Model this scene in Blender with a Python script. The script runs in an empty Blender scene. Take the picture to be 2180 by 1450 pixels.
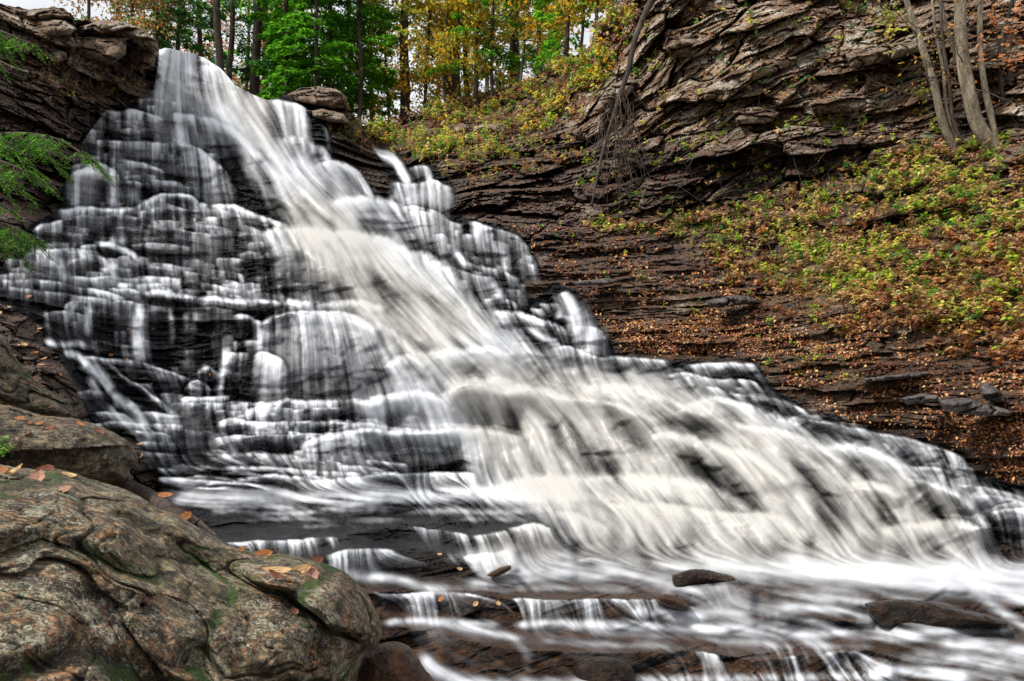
import math, random
import numpy as np
RS = np.random.RandomState(7)
random.seed(7)
F = 1700.0          # focal length in photo pixels
HZ = 900.0          # photo row of the horizon
CX = 1090.0

# ---------------------------------------------------------------- noise and grid helpers
def _hash(ix, iy, iz, seed):
    h = (ix.astype(np.int64)*374761393 + iy.astype(np.int64)*668265263 + iz.astype(np.int64)*2147483647 + seed*974634777) & 0xffffffff
    h = ((h ^ (h >> 13)) * 1274126177) & 0xffffffff
    h = ((h ^ (h >> 16)) * 2246822519) & 0xffffffff
    h = h ^ (h >> 15)
    return (h & 0xffffff).astype(np.float32) / float(0xffffff)

def vnoise3(x, y, z, seed=0):
    xi, yi, zi = np.floor(x), np.floor(y), np.floor(z)
    fx, fy, fz = (x-xi), (y-yi), (z-zi)
    fx = fx*fx*(3-2*fx); fy = fy*fy*(3-2*fy); fz = fz*fz*(3-2*fz)
    xi = xi.astype(np.int64); yi = yi.astype(np.int64); zi = zi.astype(np.int64)
    r = 0
    for dx in (0, 1):
        for dy in (0, 1):
            for dz in (0, 1):
                w = (fx if dx else 1-fx)*(fy if dy else 1-fy)*(fz if dz else 1-fz)
                r = r + w*_hash(xi+dx, yi+dy, zi+dz, seed)
    return r*2-1

def vnoise2(x, y, seed=0):
    xi, yi = np.floor(x), np.floor(y)
    fx, fy = (x-xi), (y-yi)
    fx = fx*fx*(3-2*fx); fy = fy*fy*(3-2*fy)
    xi = xi.astype(np.int64); yi = yi.astype(np.int64); zi = np.zeros_like(xi)
    r = 0
    for dx in (0, 1):
        for dy in (0, 1):
            w = (fx if dx else 1-fx)*(fy if dy else 1-fy)
            r = r + w*_hash(xi+dx, yi+dy, zi, seed)
    return r*2-1

def fbm2(x, y, o=4, seed=0, g=0.5):
    r = 0; a = 1.0; t = 0
    for i in range(o):
        r = r + a*vnoise2(x*2**i+13.7*i, y*2**i-7.1*i, seed+i); t += a; a *= g
    return r/t

def fbm3(x, y, z, o=4, seed=0, g=0.5):
    r = 0; a = 1.0; t = 0
    for i in range(o):
        r = r + a*vnoise3(x*2**i+13.7*i, y*2**i-7.1*i, z*2**i+3.3*i, seed+i); t += a; a *= g
    return r/t

def box1(a, r, ax):
    n = a.shape[ax]
    pad = [(0, 0)]*a.ndim; pad[ax] = (r+1, r)
    c = np.cumsum(np.pad(a, pad, mode='edge'), axis=ax, dtype=np.float64)
    lo = [slice(None)]*a.ndim; hi = [slice(None)]*a.ndim
    lo[ax] = slice(0, n); hi[ax] = slice(2*r+1, 2*r+1+n)
    return ((c[tuple(hi)]-c[tuple(lo)])/(2*r+1)).astype(np.float32)

def blur(a, sx, sy=None):
    sy = sx if sy is None else sy
    for s, ax in ((sx, 1), (sy, 0)):
        r = int(round(s*0.95))
        if r > 0:
            for _ in range(3): a = box1(a, r, ax)
    return a

def sstep(a, b, x):
    t = np.clip((x-a)/(b-a), 0, 1); return t*t*(3-2*t)

# ---------------------------------------------------------------- working grid (photo pixels)
GX0, GY0, GS = -200, -40, 2
GW, GH = 1410, 820
gx = GX0+GS*np.arange(GW, dtype=np.float32); gy = GY0+GS*np.arange(GH, dtype=np.float32)
PX, PY = np.meshgrid(gx, gy)

def inpoly(X, Y, P):
    ins = np.zeros(X.shape, bool); n = len(P)
    for i in range(n):
        x0, y0 = P[i]; x1, y1 = P[(i+1) % n]
        if y0 == y1: continue
        c = ((y0 > Y) != (y1 > Y)) & (X < (x1-x0)*(Y-y0)/(y1-y0)+x0)
        ins ^= c
    return ins

def softpoly(P, s):
    wob = 6
    m = inpoly(PX+wob*NW1, PY+wob*NW2, P).astype(np.float32)
    return blur(m, s/GS)

NW1 = fbm2(PX/45, PY/45, 3, 11); NW2 = fbm2(PX/45, PY/45, 3, 12)

def resample(pts, step=2.0, jit=0.0, seed=0):
    P = np.array(pts, float)
    # catmull-rom
    Q = np.vstack([2*P[0]-P[1], P, 2*P[-1]-P[-2]])
    out = []
    for i in range(1, len(Q)-2):
        n = max(2, int(np.linalg.norm(Q[i+1]-Q[i])/step))
        t = np.linspace(0, 1, n, endpoint=False)[:, None]
        p0, p1, p2, p3 = Q[i-1], Q[i], Q[i+1], Q[i+2]
        out.append(0.5*((2*p1)+(-p0+p2)*t+(2*p0-5*p1+4*p2-p3)*t*t+(-p0+3*p1-3*p2+p3)*t**3))
    out.append(P[-1:])
    R = np.vstack(out)
    if jit:
        s = np.arange(len(R))*step
        j = fbm2(s/24.0, np.full(len(s), seed*3.7), 3, seed)
        R[:, 1] += jit*j
    return R

# ---------------------------------------------------------------- flow direction (angle from straight down, + to the right)
FLOW = [(300,180,-6),(345,150,-8),(400,170,3),(450,190,14),(500,230,28),(560,260,38),(620,260,3),(640,280,3),(590,320,38),(690,300,8),
 (550,330,42),(500,330,22),(450,330,6),(400,380,3),(450,400,6),(490,420,12),(560,430,18),(600,400,30),(650,400,45),(700,400,48),(620,480,30),
 (700,470,48),(760,400,30),(760,470,38),(820,480,42),(300,300,0),(200,400,0),(300,450,0),(120,460,0),(100,560,0),(250,560,10),
 (400,520,2),(500,540,3),(600,590,4),(660,590,8),(720,600,18),(760,580,30),(850,560,42),(900,600,47),(860,640,46),(960,640,48),
 (800,640,40),(1000,700,50),(600,760,-2),(680,760,3),(740,760,10),(800,750,22),(850,760,32),(900,760,42),(960,760,46),(1060,760,52),
 (560,800,-8),(600,820,3),(450,700,0),(250,700,0),(200,830,35),(280,880,38),(400,900,3),(600,880,0),(700,900,0),(800,880,8),
 (880,860,20),(930,900,18),(1000,880,32),(1080,880,22),(1150,870,42),(1250,880,42),(1300,920,30),(1350,880,45),(1450,860,55),(1550,900,55),(1650,920,52),(1550,860,52),
 (1150,960,22),(1250,980,28),(1350,970,32),(1450,990,34),(1560,990,40),(1620,1060,40),(1680,960,45),(1800,960,46),(1900,960,42),
 (1000,980,8),(1060,980,14),(700,1000,0),(900,1020,0),(1100,1040,30),(1300,1060,50),(1200,1100,25),(1130,1150,15),(1250,1130,22),(1350,1150,25),
 (1420,1150,32),(1500,1130,34),(1600,1150,36),(1700,1120,36),(1760,1050,38),(1850,1080,36),(1800,1160,30),(1950,1090,34),(1950,1160,24),(2050,1120,28),(2100,1150,18),(2160,1150,3),
 (1200,1215,80),(1300,1230,84),(1450,1215,82),(1600,1222,85),(1800,1216,86),(2000,1216,88),(2180,1220,88),(1600,1290,80),(1450,1300,80),(1700,1320,82),(1850,1362,84),(2100,1350,80),(2150,1250,85),(1600,1345,82),(1350,1350,85),(1000,1250,85),(850,1240,80),(900,1222,80),(450,1060,88),(700,1062,88),(950,1052,85),(560,1064,88),(830,1058,88),(1250,1205,84),(1380,1205,84),(1530,1204,84),(1700,1206,86),(1900,1208,86),
 (1980,980,35),(2050,1000,12),(2100,1060,40),
 (500,1080,88),(800,1090,88),(1100,1080,75),(940,1135,8),(750,1190,2),(600,1165,2),(1030,1200,8),(1050,1240,80),(1200,1240,78),(1400,1240,82),
 (900,1295,8),(950,1295,10),(1150,1300,5),(1250,1295,4),(1380,1295,12),(1000,1350,75),(1200,1370,85),(1500,1350,78),(1540,1260,15),
 (1700,1250,78),(1900,1300,76),(2000,1390,82),(1500,1420,10),(1680,1415,15),(1810,1410,32),(2100,1300,72),(1900,1220,84),
 (950,500,3),(1080,530,5),(1000,600,12),(900,540,12),(1110,630,3),(1190,640,25),(1250,720,5),(1130,700,35),(1050,650,30),
 (830,350,38),(860,400,15),(900,420,0),(950,420,4),(1480,790,30),(1600,810,38),(1650,860,36),(1750,900,50),(1850,940,45)]

def flow_field():
    A = np.array(FLOW, float)
    sx = (PX[::8, ::8]); sy = (PY[::8, ::8])
    U = np.zeros_like(sx); V = np.zeros_like(sx); W = np.zeros_like(sx)
    for x, y, a in A:
        d2 = (sx-x)**2+(sy-y)**2
        w = 1.0/(d2+500.0)**1.9
        U += w*math.sin(math.radians(a)); V += w*math.cos(math.radians(a)); W += w
    U /= W; V /= W
    def up(a):
        yy = np.clip((PY-GY0)/GS/8, 0, a.shape[0]-1.001); xx = np.clip((PX-GX0)/GS/8, 0, a.shape[1]-1.001)
        i = yy.astype(int); j = xx.astype(int); fy = yy-i; fx = xx-j
        return a[i, j]*(1-fy)*(1-fx)+a[i+1, j]*fy*(1-fx)+a[i, j+1]*(1-fy)*fx+a[i+1, j+1]*fy*fx
    U = up(U); V = up(V)
    U = U + 0.05*NW1
    n = np.sqrt(U*U+V*V)+1e-6
    return (U/n).astype(np.float32), (V/n).astype(np.float32)

# ---------------------------------------------------------------- traced crests: (strength, fade px, line px, step m, ramp px, points)
CR = [
 (1.1,230,9,1.3,8,[(338,117),(355,101),(372,104),(388,110),(415,112),(439,124),(469,144),(496,171),(512,188)]),
 (0.9,80,6,.5,8,[(505,186),(530,196),(555,206),(569,212)]),
 (0.9,60,6,1.0,7,[(569,214),(603,218),(633,224),(653,238)]),
 (0.7,34,4,.3,5,[(683,258),(692,270),(703,296)]),
 (0.85,12,6,.3,5,[(295,214),(335,211),(385,223),(422,233)]),
 (0.75,16,4,.3,5,[(234,239),(262,237),(291,236),(335,249),(352,261)]),
 (0.3,12,3,.15,4,[(248,266),(275,265),(305,277),(345,281)]),
 (0.95,60,9,.8,7,[(352,248),(395,246),(435,254),(470,266),(502,285),(530,310),(548,335)]),
 (0.8,24,4,.4,5,[(198,301),(230,301),(268,303),(335,305),(378,306)]),
 (0.9,75,7,.8,7,[(378,306),(412,314),(435,328),(469,355),(488,380),(500,405)]),
 (0.65,12,4,.2,5,[(228,338),(268,342),(318,352),(345,365),(352,385)]),
 (0.9,40,6,.4,5,[(140,392),(155,372),(174,361),(208,350),(234,358),(250,370),(262,395)]),
 (0.5,20,4,.3,5,[(290,355),(325,358),(348,372)]),
 (0.95,10,7,.35,5,[(120,450),(150,446),(184,444),(234,446),(278,445),(311,430),(340,417),(362,415),(402,419),(432,435),(502,442),(569,469),(620,484)]),
 (0.6,14,4,.25,5,[(290,455),(330,445),(362,440),(402,448),(460,446),(520,462)]),
 (0.5,26,4,.3,5,[(135,470),(165,458),(195,460),(222,480)]),
 (0.8,15,5,.25,5,[(68,492),(85,482),(101,478),(120,474),(135,470)]),
 (0.45,18,3,.2,5,[(149,502),(165,498),(182,504)]),
 (0.6,30,3,.3,5,[(331,487),(360,486),(389,490),(422,497),(473,500)]),
 (0.6,45,4,.5,5,[(507,477),(558,494),(608,517),(632,534)]),
 (0.45,40,3,.3,5,[(330,470),(390,472),(430,478),(500,492)]),
 (0.8,16,5,.3,5,[(50,545),(64,538),(100,533),(135,534),(189,541),(220,551),(240,575)]),
 (0.95,10,9,.4,6,[(205,519),(225,522),(247,526),(270,535),(290,548),(304,560)]),
 (0.7,10,6,.3,5,[(304,560),(355,573),(400,581),(439,588),(475,596),(515,606)]),
 (0.55,16,4,.2,5,[(70,560),(85,552),(110,556),(130,570)]),
 (0.5,16,4,.2,5,[(140,565),(165,552),(195,556),(220,580)]),
 (0.6,8,4,.15,5,[(7,585),(40,583),(74,583),(110,590)]),
 (0.75,8,5,.2,5,[(0,597),(40,598),(84,598),(120,602),(152,609),(203,619),(243,629),(277,640)]),
 (0.6,14,4,.15,5,[(189,593),(210,590),(237,588),(262,592),(281,597),(321,591)]),
 (0.7,9,5,.2,5,[(243,607),(280,606),(321,605),(389,602),(439,605),(490,615),(540,620)]),
 (0.5,10,4,.15,4,[(300,618),(360,616),(430,622),(520,632)]),
 (0.6,9,4,.1,4,[(10,612),(60,616),(120,625),(180,632),(240,640),(290,645)]),
 (0.95,9,10,.5,12,[(308,624),(340,624),(372,628),(406,636),(450,639),(507,641),(560,643),(608,645),(680,646),(752,646),(786,650),(817,658)]),
 (0.5,22,3,.3,5,[(135,662),(142,650),(155,644),(189,642),(270,647),(311,651)]),
 (0.35,26,3,.4,5,[(311,652),(360,655),(406,656),(450,655),(500,662)]),
 (0.35,16,3,.2,4,[(90,668),(130,664),(170,670),(195,675)]),
 (0.75,8,5,.2,5,[(493,676),(510,672),(527,674),(545,682),(558,688)]),
 (0.9,95,7,1.1,8,[(556,692),(575,680),(608,669),(640,665),(659,665),(700,667),(727,668),(752,673),(775,684),(800,704)]),
 (0.85,60,8,.4,7,[(800,690),(830,700),(855,722),(880,752),(900,780)]),
 (0.6,9,4,.25,5,[(517,730),(535,727),(558,730)]),
 (0.7,16,4,.25,5,[(473,757),(490,754),(507,754),(530,752)]),
 (0.85,55,6,.4,6,[(541,757),(555,750),(575,755),(600,768),(614,790)]),
 (0.25,30,3,.2,4,[(600,748),(640,748),(680,762),(720,775)]),
 (0.5,18,4,.25,4,[(463,798),(490,796),(534,796)]),
 (0.75,8,5,.3,5,[(415,800),(428,788),(443,782),(455,790),(468,800)]),
 (0.8,16,6,.3,5,[(393,828),(405,817),(420,813),(436,818),(448,832)]),
 (0.75,6,5,.15,5,[(382,849),(430,848),(490,845)]),
 (0.55,5,3,.1,4,[(178,760),(230,765),(287,771),(338,784),(375,798),(405,808)]),
 (0.5,7,3,.1,4,[(215,765),(245,785),(263,803),(297,821),(324,843),(355,862)]),
 (0.6,8,4,.12,4,[(155,836),(190,833),(223,836)]),
 (0.65,9,4,.12,4,[(348,864),(389,859),(440,858),(507,859),(574,856)]),
 (0.9,22,8,.35,7,[(517,885),(535,873),(558,864),(590,858),(608,856),(642,857),(700,856),(760,856),(800,862)]),
 (0.9,10,7,.3,6,[(466,902),(485,895),(507,893),(541,902),(600,900),(680,900),(727,900),(790,908)]),
 (0.7,10,5,.2,6,[(455,934),(500,929),(574,930),(625,926),(680,930)]),
 (0.55,8,4,.12,5,[(182,903),(250,904),(304,906),(338,928)]),
 (0.6,14,4,.15,4,[(338,886),(355,884),(372,887)]),
 (0.75,18,7,.25,7,[(430,968),(470,971),(520,968),(600,970),(659,977),(700,990)]),
 (0.5,8,4,.12,5,[(335,998),(360,1001),(400,997),(456,999)]),
 (0.75,10,6,.2,6,[(468,998),(520,996),(585,997),(663,1004),(750,1008),(850,1009)]),
 (0.7,20,5,.2,5,[(336,1024),(350,1019),(400,1021),(430,1024),(468,1026)]),
 (0.8,20,7,.3,6,[(500,1024),(540,1018),(585,1014),(630,1016),(682,1024),(760,1016),(850,1012),(903,1009),(1014,1010)]),
 (0.9,60,10,.6,8,[(640,955),(670,938),(710,926),(760,918),(820,920),(872,922),(930,920),(1000,918),(1044,920),(1080,926),(1113,934)]),
 (0.7,14,6,.2,6,[(700,895),(760,900),(830,910),(900,918)]),
 # the main chute
 (0.95,70,10,.4,8,[(603,301),(620,294),(636,295),(670,311),(700,338)]),
 (0.8,50,8,.4,6,[(670,352),(700,345),(734,351),(757,368),(775,392),(786,418)]),
 (0.5,30,4,.2,5,[(722,340),(745,360),(765,380),(778,408)]),
 (0.9,50,12,.5,8,[(700,436),(730,430),(769,427),(810,429),(840,438),(860,450)]),
 (0.8,26,5,.3,5,[(848,440),(880,440),(913,446),(940,458),(958,470)]),
 (0.97,95,16,.7,14,[(560,500),(640,492),(700,500),(760,505),(803,511),(860,530),(906,549),(940,568),(965,590)]),
 (0.8,60,8,.3,8,[(950,600),(985,640),(1010,680),(1035,720)]),
 (0.8,50,12,.3,8,[(817,780),(850,765),(906,755),(950,751),(992,749),(1044,748),(1090,756)]),
 (0.8,55,12,.3,8,[(940,845),(982,823),(1020,812),(1060,812),(1100,820),(1140,832)]),
 (0.85,60,10,.4,8,[(786,850),(840,842),(906,838),(934,850),(960,880)]),
 (0.85,90,14,.6,10,[(960,830),(1000,822),(1050,828),(1080,838),(1110,832),(1160,836),(1210,848),(1260,850),(1300,858),(1350,876),(1400,900)]),
 (0.8,60,12,.4,8,[(1240,830),(1290,822),(1340,826),(1400,840),(1450,862),(1500,890)]),
 (0.8,60,12,.35,8,[(1440,880),(1480,860),(1530,852),(1590,866),(1640,884),(1700,905)]),
 (0.95,50,10,.5,8,[(1385,940),(1400,928),(1430,926),(1470,932),(1490,934)]),
 (0.95,95,12,.7,8,[(1470,950),(1500,944),(1550,958),(1600,968),(1640,992),(1680,1030)]),
 (0.8,60,12,.4,8,[(1560,905),(1620,912),(1690,926),(1740,950),(1800,990)]),
 (0.97,80,16,.5,20,[(1060,1040),(1100,1028),(1145,1023),(1200,1020),(1248,1019),(1320,1019),(1386,1021),(1450,1026),(1500,1036),(1550,1060),(1590,1085)]),
 (0.9,95,12,.7,10,[(1290,1080),(1350,1076),(1400,1075),(1450,1082),(1500,1090),(1551,1095),(1600,1094),(1654,1100),(1690,1118),(1720,1140)]),
 (0.8,60,10,.4,8,[(1180,1090),(1220,1098),(1260,1110),(1300,1130)]),
 (0.9,70,10,.6,8,[(1809,1035),(1830,1030),(1861,1033),(1890,1042),(1913,1058)]),
 (0.85,70,12,.5,8,[(1740,960),(1790,950),(1850,960),(1910,985),(1960,1020)]),
 (0.9,80,12,.6,8,[(1878,1134),(1905,1124),(1940,1120),(1999,1113),(2051,1114),(2090,1130)]),
 (0.8,80,12,.4,8,[(1930,1020),(1980,1030),(2030,1050),(2070,1080),(2100,1120)]),
 (0.7,34,5,.3,5,[(1916,1000),(1955,996),(1995,998),(2040,1010),(2068,1022)]),
 (0.7,45,4,.4,5,[(1965,950),(1990,955),(2020,962),(2045,975),(2060,990)]),
 (0.7,14,4,.2,5,[(2030,1030),(2070,1035),(2110,1040),(2150,1052),(2180,1062),(2240,1080)]),
 (0.7,14,4,.2,5,[(2080,1058),(2120,1056),(2160,1064),(2200,1080)]),
 (0.8,60,5,.7,6,[(2108,1092),(2130,1087),(2180,1084),(2260,1086)]),
 # right-hand cascades
 (0.7,30,4,.3,5,[(862,450),(900,452),(940,462),(975,480)]),
 (0.7,24,4,.3,5,[(999,472),(1020,476),(1044,487),(1070,492),(1096,501),(1112,514),(1123,530),(1132,548),(1146,566)]),
 (0.55,22,4,.3,5,[(858,500),(875,497),(890,505)]),
 (0.6,24,4,.3,5,[(906,503),(930,500),(948,504),(960,520)]),
 (0.65,30,4,.3,5,[(1010,513),(1040,513),(1071,518),(1085,530),(1092,548)]),
 (0.5,14,3,.2,5,[(1100,555),(1120,560),(1146,566)]),
 (0.75,9,5,.2,5,[(955,540),(970,538),(985,550),(999,563),(1030,570),(1065,577),(1106,597)]),
 (0.6,22,4,.25,5,[(960,570),(989,580),(1010,588),(1047,592),(1060,605)]),
 (0.55,26,3,.3,5,[(1099,610),(1111,607),(1123,610)]),
 (0.65,12,4,.2,5,[(1020,640),(1037,637),(1070,638),(1089,641),(1103,654)]),
 (0.9,34,8,.4,6,[(1050,672),(1061,668),(1090,668),(1113,672),(1150,682),(1182,694),(1209,712)]),
 (0.75,20,4,.25,5,[(1185,628),(1209,625),(1222,640)]),
 (0.7,12,5,.2,5,[(1195,678),(1215,676),(1240,677)]),
 (0.7,20,4,.25,5,[(1216,699),(1240,696),(1262,698),(1281,707),(1286,722)]),
 (0.6,10,4,.12,5,[(1170,745),(1200,738),(1230,745),(1275,762),(1310,762),(1360,764),(1422,769)]),
 (0.5,16,4,.2,4,[(1458,778),(1500,775),(1533,774),(1570,775),(1605,777),(1616,800)]),
 (0.55,12,4,.15,5,[(1420,800),(1460,796),(1506,807),(1560,810),(1602,814),(1623,835)]),
 (0.6,18,5,.2,5,[(1500,822),(1530,830),(1568,841),(1610,845),(1671,857),(1719,878)]),
 (0.5,10,4,.1,5,[(1688,888),(1750,898),(1808,910),(1860,922),(1912,931),(1960,944),(2015,957)]),
 (0.9,14,8,.3,5,[(795,318),(812,326),(838,339),(850,356),(860,376)]),
 (0.7,14,4,.2,5,[(872,360),(890,355),(905,355),(914,362),(920,378)]),
 (0.85,32,5,.5,6,[(831,396),(840,391),(860,394),(886,393),(905,388),(920,384),(941,394),(963,404)]),
 # the ledges of the stream bed
 (0.85,13,3,0,26,[(470,1158),(500,1157),(560,1152),(624,1151),(680,1146),(720,1147)]),
 (0.9,34,5,0,16,[(694,1186),(715,1177),(741,1172),(790,1170),(842,1172)]),
 (0.55,16,3,0,22,[(865,1121),(890,1124),(920,1128),(972,1135),(1000,1143)]),
 (0.85,36,6,0,14,[(1000,1145),(1045,1138),(1093,1126),(1127,1117),(1150,1120),(1179,1130)]),
 (0.7,24,4,0,14,[(985,1188),(1015,1182),(1050,1178),(1078,1172),(1090,1180)]),
 (0.75,34,3,0,30,[(790,1262),(830,1268),(870,1266),(893,1262),(950,1264),(1000,1266),(1020,1270)]),
 (0.75,34,3,0,30,[(1090,1276),(1130,1277),(1200,1278),(1280,1277),(1345,1278),(1400,1276)]),
 (0.6,22,4,0,16,[(1460,1256),(1510,1250),(1560,1248),(1590,1262)]),
 (0.6,38,3,0,34,[(1480,1390),(1500,1390),(1535,1396)]),
 (0.55,32,3,0,34,[(1668,1400),(1700,1398)]),
 (0.75,46,4,0,34,[(1755,1396),(1780,1386),(1810,1388),(1850,1400)]),
 (0.5,24,4,0,10,[(1225,1197),(1250,1190),(1280,1195),(1290,1206)]),
]
# plain ledges of rock with no crest of water: (step m, ramp px, points)
LG = [
 (.60,28,[(440,1152),(500,1157),(624,1151),(713,1147),(760,1135),(865,1121),(920,1126),(1000,1143),(1093,1126),(1150,1118),(1190,1130),(1215,1160)]),
 (.65,22,[(690,1188),(741,1173),(834,1172),(900,1170),(990,1186),(1060,1178),(1092,1182)]),
 (.95,36,[(780,1262),(893,1262),(1000,1266),(1095,1276),(1280,1277),(1400,1274),(1470,1260),(1560,1250),(1600,1262)]),
 (1.0,42,[(830,1332),(950,1352),(1100,1384),(1300,1390),(1480,1388),(1620,1404),(1750,1394),(1850,1388),(1900,1400)]),
 (.4,20,[(1650,1300),(1760,1318),(1850,1330)]),
 (.35,16,[(2040,1385),(2120,1372),(2240,1380)]),
]
# broad densities: (value, softness, polygon)
RG = [
 (.30,12,[(330,110),(360,95),(420,105),(500,170),(530,230),(320,225)]),
 (.12,16,[(180,250),(330,225),(520,290),(560,420),(500,440),(340,415),(260,440),(130,440),(140,370)]),
 (.09,14,[(0,600),(70,490),(140,440),(330,420),(560,470),(700,520),(760,640),(300,650),(140,640)]),
 (.04,12,[(0,640),(140,640),(520,650),(560,700),(480,850),(330,860),(180,750),(90,720)]),
 (.13,12,[(170,840),(300,860),(380,855),(560,850),(800,850),(860,1010),(1000,1000),(1000,1040),(600,1060),(350,1060),(330,950),(230,900)]),
 (.18,14,[(560,690),(700,670),(800,700),(900,800),(900,850),(700,860),(540,855)]),
 (.69,18,[(420,215),(500,190),(540,200),(600,300),(680,330),(770,420),(850,440),(870,520),(1010,620),(1060,680),(1200,750),(1400,790),(1560,850),(1740,925),(1900,960),(2010,1050),(2110,1180),(2200,1215),(2640,1230),(2640,1250),(1800,1230),(1500,1200),(1250,1190),(1180,1110),(1060,1060),(1020,1020),(1000,960),(900,920),(800,900),(720,860),(860,830),(840,760),(760,680),(560,650),(700,630),(600,520),(620,480),(560,400),(480,290),(420,240)]),
 (.66,10,[(500,185),(570,210),(580,260),(620,320),(540,260)]),
 (.38,14,[(560,225),(650,235),(670,300),(600,300),(575,270)]),
 (.30,10,[(520,620),(600,640),(640,600),(730,610),(780,650),(650,645),(520,645)]),
 (.25,16,[(860,450),(960,475),(1000,560),(960,560),(880,520)]),
 (.15,10,[(960,470),(1100,495),(1150,570),(1120,580),(1010,570)]),
 (.12,10,[(1060,590),(1110,600),(1130,660),(1060,650)]),
 (.65,10,[(1180,620),(1225,630),(1290,720),(1280,740),(1220,720),(1200,660)]),
 (.20,12,[(1420,780),(1640,830),(1730,885),(1620,860),(1480,820)]),
 (.40,10,[(1700,890),(1900,925),(2050,970),(2070,1010),(1900,960)]),
 (.55,10,[(1900,990),(2070,1020),(2200,1060),(2200,1085),(2080,1080),(1990,1040)]),
 (.35,10,[(830,390),(965,400),(970,432),(830,432)]),
 (.95,9,[(350,1052),(600,1048),(860,1046),(1000,1040),(1100,1030),(1250,1040),(1150,1062),(900,1058),(700,1064),(500,1066),(370,1066)]),
 (.93,12,[(1180,1198),(1400,1196),(1700,1190),(2000,1192),(2110,1195),(2640,1205),(2640,1255),(2180,1262),(1900,1244),(1700,1222),(1500,1215),(1250,1208)]),
 (.60,12,[(1040,1190),(1150,1160),(1240,1180),(1250,1215),(1400,1225),(1340,1232),(1150,1228),(1000,1222)]),
 (.70,9,[(930,1180),(1100,1150),(1130,1190),(1080,1200)]),
 (.25,14,[(1560,1240),(1700,1250),(1820,1270),(1900,1290),(1700,1290),(1640,1330),(1480,1330),(1440,1290)]),
 (.28,14,[(1950,1350),(2150,1370),(2300,1390),(2300,1410),(2000,1390)]),
]
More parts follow.
